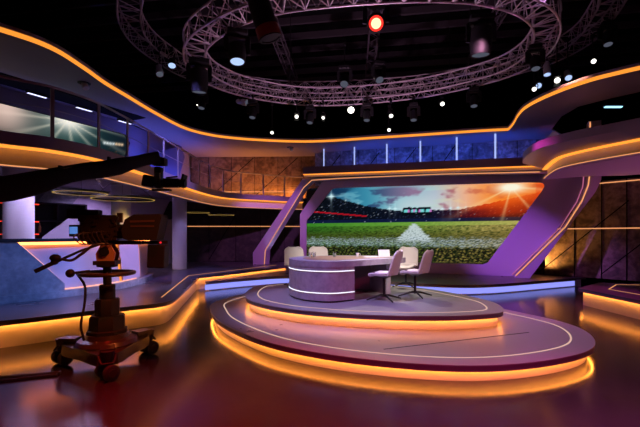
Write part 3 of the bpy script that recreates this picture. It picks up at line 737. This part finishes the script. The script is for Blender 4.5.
for loc, rz, lab in [((1.82, 7.66, Z2), -125, 'cream swivel chair at the open end of the desk, beside the nearest chair'),
                     ((-.55, 9.2, Z2), 15, 'white chair behind the drum end of the desk, next to the portal leg'),
                     ((-.02, 9.45, Z2), 5, 'white chair behind the desk in front of the pitch picture, by the drinking glasses'),
                     ((1.95, 9.1, Z2), -25, 'white chair behind the far end of the desk, facing the camera')]:
    dup(ch, loc, math.radians(rz), lab)

def tumbler(x, y, label):
    t = thing('drinking_glass', label, 'glass', (x, y, Z2+.727), 0, 'drinking glasses on the desk', local=True)
    MB().lathe([(.030, 0), (.036, .11), (.033, .11), (.027, .008), (0, .008)], seg=20).build('tumbler', M_GLASS, t)
    MB().lathe([(.0268, .0085), (.0315, .075), (0, .075)], seg=20).build('water', M_GLASS, t)
tumbler(-.12, 8.2, 'clear drinking glass on the desk drum, in front of the second white chair')
tumbler(-.20, 8.12, 'clear drinking glass on the desk closest to the portal leg')
tumbler(.30, 8.25, 'clear drinking glass on the wooden inlay near the middle of the desk')
pp = thing('paper_stack', 'loose white script pages on the far half of the desk', 'paper', (1.05, 8.2, Z2+.7265), .2, local=True)
MB().box((0, 0, .006), (.30, .21, .012)).build('pages', M_PAPER, pp)
lt = thing('tablet', 'thin pale tablet propped up on the far half of the desk', 'tablet', (1.32, 8.25, Z2+.727), .15, local=True)
MB().box((0, 0, .075), (.24, .012, .15), rx=-.25).build('case', M_PAPER, lt)
MB().box((0, .05, .045), (.10, .006, .10), rx=.5).build('stand', M_RIG, lt)
cup = thing('coffee_cup', 'small white cup on the desk beside the script pages', 'cup', (.78, 8.3, Z2+.727), 0, local=True)
MB().lathe([(.025, 0), (.038, .08), (.035, .08), (.023, .006), (0, .006)], seg=20).build('bowl', M_PAPER, cup)
MB().tube([(.036, 0, .065), (.058, 0, .06), (.056, 0, .03), (.031, 0, .024)], .005, 6).build('handle', M_PAPER, cup)

# ------------------------------------------------------------------ lighting trusses
def truss(name, label, path, z, w=.42, h=.40, closed=True, r=.026, mat=M_TRUSS, hangs=(), cnt=None):
    c = sum(path, V((0, 0)))/len(path)
    t = thing(name, label, 'truss', (c.x, c.y, z))
    A, B = offset(path, w/2, closed), offset(path, -w/2, closed)
    rails = [[V((p.x, p.y, zz)) for p in q] for q in (A, B) for zz in (z, z+h)]
    for q in rails: MB().tube(q, r, 8, closed).build('chord', mat, t)
    b = MB(); n = len(path)
    al, au, bl, bu = rails
    for i in range(0, n if closed else n-1):
        j = (i+1) % n
        for lo, hi in ((al, au), (bl, bu), (al, bl), (au, bu)):
            p, q = (lo[i], hi[j]) if i % 2 else (hi[i], lo[j])
            b.tube([p, q], r*.5, 5)
        if i % 2 == 0:
            for p, q in ((al[i], au[i]), (bl[i], bu[i]), (al[i], bl[i])): b.tube([p, q], r*.5, 5)
    b.build('bracing', mat, t)
    for k in hangs:
        p = path[k % n]
        MB().cyl((p.x, p.y, z+h), (p.x, p.y, 9.59), .012, seg=6).build('hanging_cable', M_RIG, t)
    return t
RI = catmull(P2((-2.97, 9.5), (-1.99, 8.35), (-.98, 7.75), (.3, 7.45), (1.8, 7.3), (3.1, 7.4), (4.24, 7.9), (5.0, 8.8), (5.3, 10.1), (4.8, 11.3), (2.87, 12.7), (0, 13.35), (-2.2, 12.55), (-3.2, 11.1)), 8, True)
RI = resample(RI+[RI[0]], 97)[:-1]
truss('ring_truss', 'inner oval aluminium lighting truss hanging over the desk', RI, 6.0, hangs=(4, 28, 52, 76), w=.5, h=.42)
RO = catmull(P2((-4.2, 8.85), (-4.7, 9.9), (-4.85, 10.95), (-4.66, 12), (-4.25, 13.1), (-3.0, 14.2), (-.74, 14.9), (2.9, 14.5), (5.4, 13.4), (6.7, 12.2), (7.1, 10.9), (6.8, 9.6), (6.2, 8.4), (4.5, 6.6), (1.5, 5.6), (-1.5, 6.2), (-3.4, 7.6)), 8, True)
RO = resample(RO[::-1]+[RO[-1]], 129)[:-1]
truss('ring_truss', 'outer oval lighting truss circling wide around the inner one', RO, 6.8, hangs=(10, 42, 74, 106), w=.5, h=.42, r=.022)
for (a, b2, z, lab) in (((1.3, 7.8), (1.9, 15.5), 7.6, 'dark straight ladder truss running away above the red lamp'), ((-1.6, 8.2), (-1.0, 15.5), 7.4, 'dark straight ladder truss running away beside the blue lamp'), ((4.6, 7.6), (5.6, 15.0), 7.8, 'dark straight ladder truss running away over the far end of the oval')):
    path = resample(P2(a, b2), 24)
    truss('straight_truss', lab, path, z, w=.28, h=.28, closed=False, r=.018, mat=M_JOIST, hangs=(2, 21))

# ------------------------------------------------------------------ lamps
def look(p, q): return (V(q)-V(p)).to_track_quat('-Z', 'Y').to_matrix().to_4x4()
def fixture(p, label, lens, r=.10, L=.30, aim=(1, 6, 0), hang=6.0, body=M_RIG, cat='stage light', name='spotlight', doors=False):
    """a yoke-hung lamp at p whose lens looks at aim; its stem reaches up to z = hang"""
    t = thing(name, label, cat, p, 0, local=True)
    R = look(p, aim)
    fw = R @ V((0, 0, -1)); sx = R @ V((1, 0, 0))
    tail = -fw*L*.55; nose = fw*L*.45
    b = MB(); b.lathe([(r*.55, L*.55), (r*.8, L*.45), (r*.85, L*.1), (r, 0), (r, -L*.45), (r*.9, -L*.45), (r*.9, -L*.40)], seg=18, M=R)
    b.build('housing', body, t)
    MB().lathe([(0, -L*.41), (r*.88, -L*.41), (r*.88, -L*.425), (0, -L*.43)], seg=18, M=R).build('lens', lens, t)
    top = V((0, 0, r+.10))
    MB().tube([sx*(r+.02), sx*(r+.03)+V((0, 0, .06)), sx*(r*.6)+top, -sx*(r*.6)+top, -sx*(r+.03)+V((0, 0, .06)), -sx*(r+.02)], .012, 6).build('yoke', M_RIG, t)
    zt = max(hang-p[2], r+.2)
    MB().cyl(top, (0, 0, zt-.04), .014, seg=8).box((0, 0, zt-.08), (.07, .09, .08)).build('hanging_clamp', M_RIG, t)
    if doors:
        for sgn in (1, -1):
            b = MB(); b.plate([R @ V((-r, sgn*r, -L*.45)), R @ V((r, sgn*r, -L*.45)), R @ V((r*1.2, sgn*r*1.7, -L*.45-r*1.1)), R @ V((-r*1.2, sgn*r*1.7, -L*.45-r*1.1))], fw*.004)
            b.build('barn_door', M_RIG, t)
    return t
def moving_head(p, label, lens, r=.14, L=.42, aim=(1, 6, 0), hang=6.0, body=M_RIG, core=None):
    t = thing('moving_head_spotlight', label, 'stage light', p, 0, local=True)
    R = look(p, aim); sx = R @ V((1, 0, 0)); sx.z = 0; sx.normalize()
    MB().lathe([(r*.5, L*.55), (r*.95, L*.42), (r, 0), (r*.95, -L*.25), (r*.85, -L*.45), (r*.78, -L*.45), (r*.78, -L*.4)], seg=20, M=R).build('head', body, t)
    MB().lathe([(0, -L*.41), (r*.76, -L*.41), (r*.76, -L*.43), (0, -L*.44)], seg=20, M=R).build('lens', lens, t)
    if core: MB().lathe([(0, -L*.44), (r*.52, -L*.44), (r*.47, -L*.455), (0, -L*.46)], seg=20, M=R).build('lens_core', core, t)
    b = MB()
    for sg in (1, -1): b.beam(sx*sg*(r+.035), sx*sg*(r+.035)+V((0, 0, r+.16)), .05, .10)
    b.beam(sx*(r+.06)+V((0, 0, r+.16)), -sx*(r+.06)+V((0, 0, r+.16)), .10, .05); b.build('yoke', M_RIG, t)
    a = math.atan2(sx.y, sx.x)
    MB().box((0, 0, r+.24), (r*2.2, r*1.7, .11), rz=a).bevel(.015, 1).build('base', M_RIG, t)
    zt = max(hang-p[2], r+.34)
    MB().cyl((0, 0, r+.29), (0, 0, zt-.04), .014, seg=8).box((0, 0, zt-.08), (.07, .1, .08)).build('hanging_clamp', M_RIG, t)
    return t
CAM = (0, 0, 1.6)
moving_head((1.26, 9.0, 6.37), 'moving lamp with a big glowing red lens pointing at the camera', L_RED, r=.21, L=.5, aim=(.3, 1.5, 2.0), hang=7.6, core=L_REDCORE)
moving_head((-1.76, 8.5, 5.45), 'moving lamp with a pale blue lens under the near edge of the inner truss', L_COOL, r=.19, L=.42, aim=(-1.5, 7.6, 0), hang=6.0)
moving_head((-3.02, 10.0, 5.45), 'large dark moving lamp hanging where the inner truss bends at the side', L_DIM, r=.22, L=.62, aim=(-3.2, 10.6, 0), hang=6.0)
moving_head((3.62, 9.0, 5.95), 'large dark moving lamp hanging inside the oval of the inner truss', L_DIM, r=.24, L=.66, aim=(3.7, 9.6, 0), hang=7.8)
moving_head((.75, 12.2, 6.3), 'dark moving lamp hanging in the middle of the far half of the oval', L_DIM, r=.15, L=.4, aim=(.2, 9, 2), hang=7.5)
moving_head((1.75, 12.0, 6.35), 'dark moving lamp below the straight truss, under the red lamp', L_DIM, r=.15, L=.4, aim=(2.6, 9, 2), hang=7.6)
fixture((-4.07, 11.0, 6.33), 'small lamp with blue white lens under the outer truss', L_COOL, r=.11, L=.24, aim=(-3.0, 8, 0), hang=6.8)
fixture((-4.42, 11.0, 6.12), 'white bodied lamp hanging below the outer truss at its bend', L_DIM, r=.10, L=.34, aim=(-3.4, 9.4, 3), hang=6.8, body=M_WHITEBODY)
fixture((-3.97, 13.0, 5.88), 'lamp with a warm white lens hanging over the rust coloured panels', L_HOT, r=0.061, aim=(-1.2, 5, 1), hang=6.8)
fixture((-2.52, 13.0, 5.92), 'white boxy lamp under the far side of the trusses, above the canopy', L_DIM, r=.10, L=.42, aim=(-1.5, 12.5, 5.6), hang=6.8, body=M_WHITEBODY)
fixture((-1.58, 13.2, 4.98), 'round white lamp hanging lowest, just above the canopy light line', L_HOT, r=0.054, L=.2, aim=(-.8, 3, 2), hang=6.0)
fixture((-.76, 13.0, 5.47), 'bright lamp under the far truss, leftmost of the close pair above the canopy', L_HOT, r=0.065, aim=(-.2, 4, 1), hang=6.0, doors=True)
fixture((.10, 13.0, 5.43), 'bright lamp under the far truss, second of the close pair above the canopy', L_HOT, r=0.054, aim=(.4, 4, 1), hang=6.0, doors=True)
fixture((1.0, 13.0, 5.68), 'very bright wide white lamp directly under the middle of the far truss', L_HOT, r=.12, L=.26, aim=(1.0, 4, 1), hang=6.0)
fixture((2.3, 13.0, 5.53), 'white oval lamp under the far truss, above a round lamp', L_HOT, r=0.072, L=.3, aim=(2.0, 7, 0), hang=6.0)
fixture((2.31, 13.4, 5.12), 'round white lamp hanging low between the oval lamp and the canopy', L_HOT, r=0.061, L=.2, aim=(1.2, 3, 2), hang=6.0)
fixture((3.81, 12.5, 5.72), 'bright white lamp where the far truss starts to rise', L_HOT, r=0.072, aim=(2.5, 4, 1), hang=6.0)
fixture((5.62, 10.5, 5.46), 'bright lamp just above the curved canopy end, lowest of its cluster', L_HOT, r=0.061, aim=(2.5, 4, 1), hang=6.8)
fixture((6.22, 10.5, 5.69), 'bright lamp above the curved canopy end, largest of its cluster', L_HOT, r=0.079, aim=(3, 4, 1), hang=6.8, doors=True)
fixture((5.95, 10.9, 5.7), 'dim lamp between two bright ones above the curved canopy end', L_COOL, r=.08, aim=(3, 4, 1), hang=6.8)
fixture((6.5, 10.5, 5.80), 'pale bodied lamp beside the largest bright lamp over the canopy end', L_COOL, r=.09, L=.32, aim=(5, 6, 0), hang=6.8, body=M_WHITEBODY)
fixture((7.02, 10.3, 6.1), 'bright lamp hanging under the outer truss at its far end', L_HOT, r=0.065, aim=(4, 3, 1), hang=6.8)
fixture((5.9, 10.4, 5.92), 'upright pale lamp hanging between the two trusses', L_COOL, r=.09, L=.4, aim=(5.6, 9.6, 3), hang=6.8, body=M_WHITEBODY)
for (x, y, z, lab) in [(-.32, 12.9, 5.35, 'unlit black lamp between the bright pair under the far truss'), (1.5, 12.8, 5.4, 'unlit black lamp under the far truss next to the wide white lamp'), (2.95, 12.6, 5.35, 'unlit black lamp hanging under the far truss past the oval lamp'), (4.5, 11.7, 5.5, 'unlit black lamp where the inner truss turns back'), (-2.1, 12.5, 5.4, 'unlit black lamp under the far truss beside the white boxy lamp'), (-3.6, 12.2, 5.6, 'unlit black lamp near the warm white one'), (4.95, 9.2, 5.55, 'unlit black lamp on the narrow end of the inner truss'), (6.9, 9.6, 6.3, 'unlit black lamp at the side of the outer truss')]:
    moving_head((x, y, z), lab, L_DIM, r=.12, L=.34, aim=(x-.4, y-1.5, 0), hang=6.0 if y > 11.5 and x > -3 or x == 4.95 else 6.8)
pr = thing('hanging_projector', 'big black cylinder with a dark red side hanging by the near edge of the truss', 'projector', (-1.0, 7.0, 5.45), 0, local=True)
R = look((0, 0, 0), (.32, .1, -1))
MB().lathe([(.16, .5), (.19, .45), (.2, -.3), (.2, -.42), (.17, -.42), (.17, -.4)], seg=24, M=R).build('housing', M_RIG, pr)
MB().lathe([(.2005, -.22), (.207, -.22), (.207, -.40), (.2005, -.40)], seg=24, M=R, cap=False).build('red_collar', M_REDBODY, pr)
MB().cyl((-.15, 0, .45), (-.15, 0, 1.3), .02, seg=8).build('hanging_pole', M_RIG, pr)
# fittings in the canopy soffit and beyond
for (x, y, lab) in ((-5.17, 8.77, 'small spotlight fitting in the canopy soffit over the upstairs screen'), (-1.13, 15.2, 'small spotlight fitting in the canopy soffit over the rust panels')):
    t = thing('ceiling_spotlight', lab, 'ceiling light', (x, y, 4.933), 0, local=True)
    MB().lathe([(.13, 0), (.13, -.012), (.09, -.02), (.085, 0)], seg=20).build('trim_ring', M_RIG, t)
    MB().cyl((0, 0, -.005), (.06, -.03, -.13), .06, .065, 16).build('head', M_WHITEBODY, t)
t = thing('batten_light', 'lone cool light tube in the dark beyond the curved canopy end', 'ceiling light', (8.8, 12.0, 5.45), 0, local=True)
MB().box((0, 0, .03), (.6, .12, .05)).cyl((-.2, 0, .05), (-.2, 0, 4.1), .01, seg=6).build('hanging_housing', M_RIG, t)
MB().box((0, 0, -.01), (.5, .09, .03)).build('diffuser', glow('teal batten led', (.3, .7, 1), 2.2), t)

# ------------------------------------------------------------------ studio camera on its pedestal
PX, PY = -2.6, 4.85
PX, PY = -2.62, 4.93
pd = thing('camera_pedestal', 'heavy dark wheeled pedestal carrying the big studio camera', 'camera pedestal', (PX, PY, 0), 0, local=True)
ang = [math.radians(a) for a in (-62, 58, 178)]
b = MB()
hull = []
for a in ang:
    for da, r in ((-.40, .44), (-.20, .52), (.20, .52), (.40, .44)): hull.append(V((r*math.cos(a+da), r*math.sin(a+da))))
    hull.append(V((.33*math.cos(a+1.05), .33*math.sin(a+1.05))))
MB().prism(hull, .14, .27).bevel(.03, 2).build('dolly_base', M_GRIME, pd)
MB().lathe([(.36, .285), (.33, .33), (.26, .35), (.245, .40), (0, .40)], seg=10).build('dolly_cowl', M_GRIME, pd)
for a in ang:
    c, s = math.cos(a), math.sin(a); tx = V((-s, c, 0)); ctr = V((.57*c, .57*s, .09))
    MB().cyl(ctr+V((0, 0, .08)), ctr+V((0, 0, .23)), .05, .075, 14).beam(ctr+V((0, 0, .2)), ctr+V((-c*.2, -s*.2, .2)), .15, .09).build('wheel_fork', M_GRIME, pd)
    for sg in (1, -1):
        ax = V((.82, -.57, 0)); b = MB(); p = ctr+ax*sg*.085
        b.cyl(p-ax*.03, p+ax*.03, .088, seg=24); b.bevel(.012, 2)
        w = b.build('wheel', M_RUBBER, pd)
        MB().cyl(p+ax*sg*.028, p+ax*sg*.036, .045, seg=16).build('wheel_hub', M_GRIME, w)
MB().lathe([(.235, .40), (.235, .44), (.21, .45), (.205, .60), (.19, .62)], seg=8).build('lower_column', M_RIG, pd)
MB().lathe([(.145, .62), (.145, .80), (.13, .82)], seg=8).build('middle_column', M_RIG, pd)
MB().lathe([(.09, .82), (.09, .98), (.08, .99), (.048, .99), (.048, 1.20), (.06, 1.2), (.12, 1.215), (.12, 1.235)], seg=20).build('upper_column', M_RIG, pd)
MB().tube([(.30*math.cos(2*PI*k/40), .30*math.sin(2*PI*k/40), 1.13) for k in range(40)], .024, 10, True).build('steering_ring', M_GRIME, pd)
b = MB()
for k in range(4):
    a = .4+k*PI/2; b.cyl((.05*math.cos(a), .05*math.sin(a), 1.13), (.29*math.cos(a), .29*math.sin(a), 1.13), .013, seg=8)
b.build('steering_spokes', M_GRIME, pd)
for a in ang:
    c, s_ = math.cos(a), math.sin(a)
    MB().box((.40*c, .40*s_, .285), (.24, .15, .05), rz=a).bevel(.015, 2).build('arm_cover', M_RIG, pd)
    MB().tube([(.55*c-.09*s_, .55*s_+.09*c, .26), (.63*c-.06*s_, .63*s_+.06*c, .19), (.63*c+.06*s_, .63*s_-.06*c, .19), (.55*c+.09*s_, .55*s_-.09*c, .26)], .012, 6).build('cable_guard', M_RIG, pd)
MB().cyl((.0, -.24, .33), (.0, -.28, .33), .025, seg=14).build('valve_knob', M_CHROME, pd)
MB().tube(catmull([V(p) for p in ((-.30, -.12, 1.13), (-.15, -.22, 1.0), (-.14, -.24, .8), (-.17, -.26, .55), (-.16, -.22, .36))], 8), .014, 8).build('cable_loop', M_RUBBER, pd)

fh = thing('broadcast_camera', 'large studio camera with dark prompter hood and orange brown tilt head', 'camera', (PX, PY, 1.236), math.radians(8), local=True)
MB().prism(P2((-.13, -.1), (.12, -.1), (.12, .1), (-.13, .1)), 0, .05).build('mount_plate', M_GRIME, fh)
for y in (-.09, .09):
    MB().plate([(-.09, y, .05), (.10, y, .05), (.12, y, .14), (.06, y, .25), (-.04, y, .25), (-.10, y, .14)], (0, .03 if y < 0 else -.03, 0)).build('tilt_cheek', M_TAN, fh)
MB().cyl((.0, -.12, .16), (.0, .12, .16), .055, seg=18).build('tilt_axle', M_RIG, fh)
MB().box((.10, 0, .27), (.62, .13, .045)).build('camera_plate', M_RIG, fh)
MB().box((-.08, 0, .415), (.40, .17, .24)).bevel(.015, 1).build('camera_body', M_RIG, fh)
MB().box((-.22, .0, .56), (.18, .14, .06)).box((-.05, -.02, .575), (.1, .1, .07)).box((.07, .03, .57), (.08, .05, .08)).build('top_modules', M_RIG, fh)
b = MB()
for k in range(30):
    b.box((random.uniform(-.28, .14), -.09-random.uniform(0, .015), random.uniform(.30, .60)), (random.uniform(.02, .06), .03, random.uniform(.015, .04)), ry=random.uniform(-.3, .3))
b.box((-.07, -.088, .45), (.42, .012, .31))
b.build('side_connectors', M_GRIME, fh)
b = MB()
for k in range(7):
    x0 = -.28+.05*k
    b.tube(catmull([V((x0, -.09, .40)), V((x0-.04, -.15, .34+.01*k)), V((x0+.02, -.16, .27)), V((x0+.07, -.1, .25))], 5), .008, 6)
b.build('cable_bundle', M_GRIME, fh)
MB().cyl((.12, 0, .41), (.34, 0, .41), .085, .095, 20).build('lens_barrel', M_RIG, fh)
b = MB(); b.plate([(.24, -.18, .32), (.22, -.18, .42), (.26, -.18, .55), (.36, -.18, .61), (.66, -.18, .62), (.68, -.18, .58), (.62, -.18, .30), (.30, -.18, .295)], (0, .36, 0))
b.bevel(.02, 2).build('prompter_hood', M_CLOTH, fh)
MB().box((.46, -.182, .53), (.28, .006, .025), ry=-.03).box((.46, -.182, .47), (.27, .006, .02)).build('hood_band', M_HOODBAND, fh)
MB().box((.46, 0, .272), (.5, .05, .04)).build('prompter_rail', M_RIG, fh)
MB().box((.60, 0, .10), (.20, .26, .28), ry=.04).bevel(.01, 1).build('prompter_monitor', M_RIG, fh)
MB().ball((.66, -.14, .272), .012).build('tally_lamp', L_TALLY, fh)
vf = MB().box((-.33, -.06, .415), (.13, .11, .14), rz=.2).build('viewfinder', M_RIG, fh)
MB().box((-.335, -.125, .42), (.085, .004, .085), rz=.2).build('viewfinder_screen', L_VIEW, vf)
MB().box((-.20, -.02, .65), (.22, .05, .04)).cyl((-.28, -.02, .56), (-.28, -.02, .65), .012, seg=8).cyl((-.12, -.02, .56), (-.12, -.02, .65), .012, seg=8).build('carry_handle', M_RIG, fh)
MB().box((-.29, .08, .62), (.34, .20, .11), rz=.1).build('script_box', M_CLOTH, fh)
MB().box((.13, .05, .58), (.06, .05, .12)).build('talkback_box', M_HOODBAND, fh)
h1 = MB().tube([V(p) for p in ((-.04, -.14, .25), (-.22, -.2, .18), (-.45, -.26, .06), (-.64, -.3, -.04))], [.014, .014, .016, .02], 8).build('pan_handle', M_RIG, fh)
MB().tube([(-.48, -.27, .045), (-.66, -.305, -.05)], .024, 10).ball((-.47, -.27, .06), .04).build('grip', M_RUBBER, h1)
h2 = MB().tube(catmull([V(p) for p in ((.06, -.13, .26), (-.08, -.2, .24), (-.2, -.24, .14), (-.30, -.26, .07), (-.44, -.28, .10))], 6), .016, 8).build('pan_handle', M_GRIME, fh)
MB().ball((-.46, -.28, .10), .05, (1.2, 1, .9)).build('zoom_control', M_RIG, h2)
MB().ball((-.31, -.26, -.08), .05).cyl((-.31, -.26, -.08), (-.12, -.2, -.06), .014, seg=8).build('focus_knob', M_RIG, fh)

cb = thing('floor_cable', 'thick black cable trailing across the floor from the camera pedestal', 'cable', (-3.4, 4.6, 0))
MB().tube([V((p.x, p.y, .019)) for p in catmull(P2((-2.98, 4.6), (-3.25, 4.52), (-3.5, 4.45), (-3.9, 4.42), (-4.3, 4.30), (-5.2, 3.9)), 8)], .018, 8).build('outer_strand', M_RUBBER, cb)
MB().tube([V((p.x, p.y, .016)) for p in catmull(P2((-2.98, 4.54), (-3.25, 4.44), (-3.5, 4.34), (-3.9, 4.28), (-4.3, 4.1), (-5.2, 3.6)), 8)], .014, 8).build('inner_strand', M_RUBBER, cb)

# ------------------------------------------------------------------ camera crane
cr = thing('camera_crane', 'long black crane boom reaching in beside the bar, its arm rising towards the railing', 'camera crane', (-5.15, 3.46, 0))
J0, J1 = V((-6.0, 2.32, 1.0)), V((-2.72, 6.72, 2.90)); jd = J1-J0; ju = jd.normalized(); js = ju.cross(V((0, 0, 1))).normalized(); jn = js.cross(ju)
b = MB(); rows = []
for k in range(25):
    t = k/24; p = J0+jd*t; hh = .135-.035*t+.03*math.sin(PI*min(1, t*1.1))+.012*math.sin(t*23)*(t < .9); ww = .085-.02*t
    sag = .02*math.sin(t*31)
    rows.append([b.b.verts.new(p+js*x*ww+jn*(z*hh-(sag if z < 0 else 0))) for x, z in ((-1, -.7), (-.5, -1), (.5, -1), (1, -.7), (1, .8), (.6, 1), (-.6, 1), (-1, .8))])
for A, B in zip(rows, rows[1:]):
    for k in range(8): b.b.faces.new((A[k], A[(k+1) % 8], B[(k+1) % 8], B[k]))
b.b.faces.new(rows[0][::-1]); b.b.faces.new(rows[-1]); b.build('boom', M_CLOTH, cr, 50)
MB().tube([J0+jn*.17, J0+jd*.45+jn*.17, J0+jd*.8+jn*.125, J1+jn*.03], .016, 8).build('tie_rod', M_RIG, cr)
b = MB()
for t in (.35, .5, .62, .74, .86): b.box(J0+jd*t+jn*(.15-.03*t), (.035, .05, .07))
b.build('cable_clip', M_RIG, cr)
f = J0+jd*.26
MB().lathe([(.09, .08), (.07, .12), (.06, f.z-.16), (.10, f.z-.12)], (f.x, f.y, 0), 18).build('post', M_RIG, cr)
MB().prism([V((f.x+.5*math.cos(a), f.y+.5*math.sin(a))) for a in (.3, 1.2, 2.4, 3.3, 4.5, 5.4)], .0, .08).build('base', M_RIG, cr)
MB().box(J0+jn*-.02, (.35, .3, .3), rz=.9).build('counterweight', M_RIG, cr)
q = V((-2.74, 6.85, 2.85))
MB().beam(J1-ju*.12, q+V((0, 0, .02)), .10, .12).box(q+V((0, 0, .0)), (.2, .16, .12)).build('nose_plate', M_RIG, cr)
rc = thing('remote_camera', 'black remote camera hanging from the tip of the crane boom', 'camera', (q.x, q.y, 2.4), 0)
MB().box(q+V((-.02, 0, -.27)), (.12, .14, .36)).bevel(.02, 2).build('drop_arm', M_RIG, rc)
MB().box(q+V((-.01, -.08, -.30)), (.085, .03, .2)).build('arm_cover', M_CHROME, rc)
MB().box(q+V((-.19, .0, -.33)), (.2, .15, .2), ry=.2).bevel(.03, 2).build('pan_motor', M_RIG, rc)
MB().box(q+V((.20, 0, -.36)), (.28, .13, .15)).bevel(.015, 1).build('camera_body', M_RIG, rc)
MB().cyl(q+V((.33, 0, -.36)), q+V((.44, 0, -.37)), .06, .075, 18).build('lens', M_RIG, rc)
MB().box(q+V((.40, 0, -.33)), (.03, .19, .23), ry=.25).build('matte_box', M_RIG, rc)
MB().cyl(q+V((.1, 0, -.27)), q+V((.3, 0, -.25)), .014, seg=8).build('top_handle', M_RIG, rc)
MB().box(q+V((.03, 0, -.48)), (.30, .12, .03)).build('cradle', M_RIG, rc)

# ------------------------------------------------------------------ light
def spot(p, q, col, e, ang=50, blend=.6, r=.12):
    l = bpy.data.lights.new('spot_beam', 'SPOT'); l.energy = e; l.color = col; l.spot_size = math.radians(ang); l.spot_blend = blend; l.shadow_soft_size = r
    o = bpy.data.objects.new('spot_beam', l); COL.objects.link(o); o.location = p
    o.rotation_euler = (V(q)-V(p)).to_track_quat('-Z', 'Y').to_euler(); return o
def area(p, q, col, e, sx, sy):
    l = bpy.data.lights.new('batten_beam', 'AREA'); l.shape = 'RECTANGLE'; l.size = sx; l.size_y = sy; l.energy = e; l.color = col
    o = bpy.data.objects.new('batten_beam', l); COL.objects.link(o); o.location = p
    if q is not None: o.rotation_euler = (V(q)-V(p)).to_track_quat('-Z', 'Y').to_euler()
    return o
MAG, PUR, BLU, RED, LAV = (1, .10, .55), (.45, .12, 1), (.16, .22, 1), (1, .04, .02), (.72, .55, 1)
# discs and desk
spot((4.6, 7.6, 7.4), (2.0, 5.2, .2), (.74, .36, .86), 1350, 48)
spot((-1.0, 5.2, 7.6), (.2, 7.2, .6), (.46, .38, 1), 2600, 32)
spot((.6, 3.2, 7.4), (.9, 9.3, 1.1), (1, .88, .80), 2600, 24)
spot((1.5, 12.3, 6.6), (1.8, 7.4, .5), (1, .86, .72), 1500, 34)
spot((3.4, 2.6, 7.4), (1.6, 7.5, 1.1), (1, .80, .74), 1100, 13)
# floor washes
spot((-1.4, 3.4, 7.6), (-1.1, 2.3, 0), (1, .02, .012), 7000, 52, 1)
spot((2.8, 3.0, 7.6), (2.6, 2.0, 0), (.9, .03, .45), 3600, 48, 1)
spot((4.5, 11.0, 5.9), (5.2, 8.2, 0), (.8, .04, .5), 1500, 44)
spot((2.4, -1.6, 4.2), (1.6, 4.4, .15), (1, .03, .22), 900, 46, 1)  # added from behind the camera to redden the lower disc's rim
# portal
spot((-3.6, 11.4, 3.35), (5.9, 12.7, 1.1), (.52, .17, .95), 3400, 17, 1)  # added without a fitting: rakes violet across the leaning leg
spot((-1.95, 15.75, .55), (-1.6, 16.2, 1.6), (.55, .62, 1), 26, 80)
spot((2.6, 9.0, 4.3), (6.0, 12.6, 1.4), (.46, .12, 1), 420, 30)  # added in mid-air with no fixture, low so the wing doesn't block it
spot((.5, 9.0, 6.0), (-1.9, 15.7, 1.7), (.72, .22, .9), 1700, 28)
spot((3.5, 8.5, 5.8), (3.5, 14, 3.7), (.75, .30, .5), 130, 60)
# bar and walkway
spot((.6, 8.6, 4.7), (-5.4, 6.9, .75), (.16, .30, 1), 2300, 22)
spot((.9, 10.2, 4.7), (-4.5, 9.0, .7), (.55, .45, 1), 2400, 22)
spot((-3.0, 9.0, 5.9), (-4.4, 12.4, .4), (.30, .24, 1), 1500, 44)
for px, py, e in ((-5.55, 7.5, 16), (-5.3, 8.9, 28), (-6.6, 8.5, 15)): spot((px, py, 3.0), (px, py, 0), (.62, .50, 1), e*5, 150, .5, .03)  # added under the balcony to brighten bar and columns, no fittings
spot((-6.6, 12.2, 3.0), (-6.9, 12.3, 0), (.62, .42, .95), 110, 150, .5, .12)
spot((-5.3, 10.6, 2.5), (-5.75, 11.7, 1.5), (1, .55, .12), 60, 60)
spot((-3.9, 13.2, 2.55), (-4.9, 14.1, 1.2), (.45, .35, 1), 22, 60)
# uplights
area((-6.35, 9.9, 3.3), (-7.2, 10.35, 3.9), (.18, .18, 1), 26, 4, .1)
area((-4.9, 13.6, 3.25), (-5.45, 13.7, 3.8), (.14, .17, 1), 52, 3.5, .15)
area((-2.6, 16.4, 3.2), (-2.8, 17.1, 4.4), (1, .32, .06), 60, 4, .1)
area((3.4, 14.1, 3.95), (3.6, 14.8, 4.6), (.05, .12, 1), 55, 7.5, .1)
spot((7.15, 13.2, .45), (7.9, 13.3, 1.8), (1, .45, .10), 160, 120, .8, .05)
spot((5.0, 8.6, 5.6), (9.2, 11.2, 1.4), (1, .38, .25), 330, 40)
spot((8.4, 9.9, .5), (7.6, 9.8, 3.3), (.75, .18, .5), 150, 100)  # added low light with no fitting, tints the wing soffit purple
# warm light on the studio camera and truss wash
spot((1.0, 2.4, 4.8), (-2.55, 4.85, .95), (1, .24, .06), 700, 17)
spot((.8, 10.2, 2.2), (.8, 10.2, 6.5), (.78, .42, .64), 850, 110)

w = bpy.data.worlds.new('World'); SC.world = w; w.use_nodes = True
w.node_tree.nodes['Background'].inputs[0].default_value = (.01, .008, .012, 1)

# ------------------------------------------------------------------ camera
cd = bpy.data.cameras.new('Camera'); co = bpy.data.objects.new('Camera', cd); COL.objects.link(co)
co.location = (0, 0, 1.6); co.rotation_euler = (PI/2, 0, 0)
cd.sensor_width = 36; cd.lens = 22.5; cd.shift_y = 21.5/640; cd.clip_end = 100
SC.camera = co
SC.view_settings.view_transform = 'Standard'; SC.view_settings.look = 'None'
SC.view_settings.exposure = 0; SC.view_settings.gamma = 1; SC.view_settings.use_curve_mapping = False
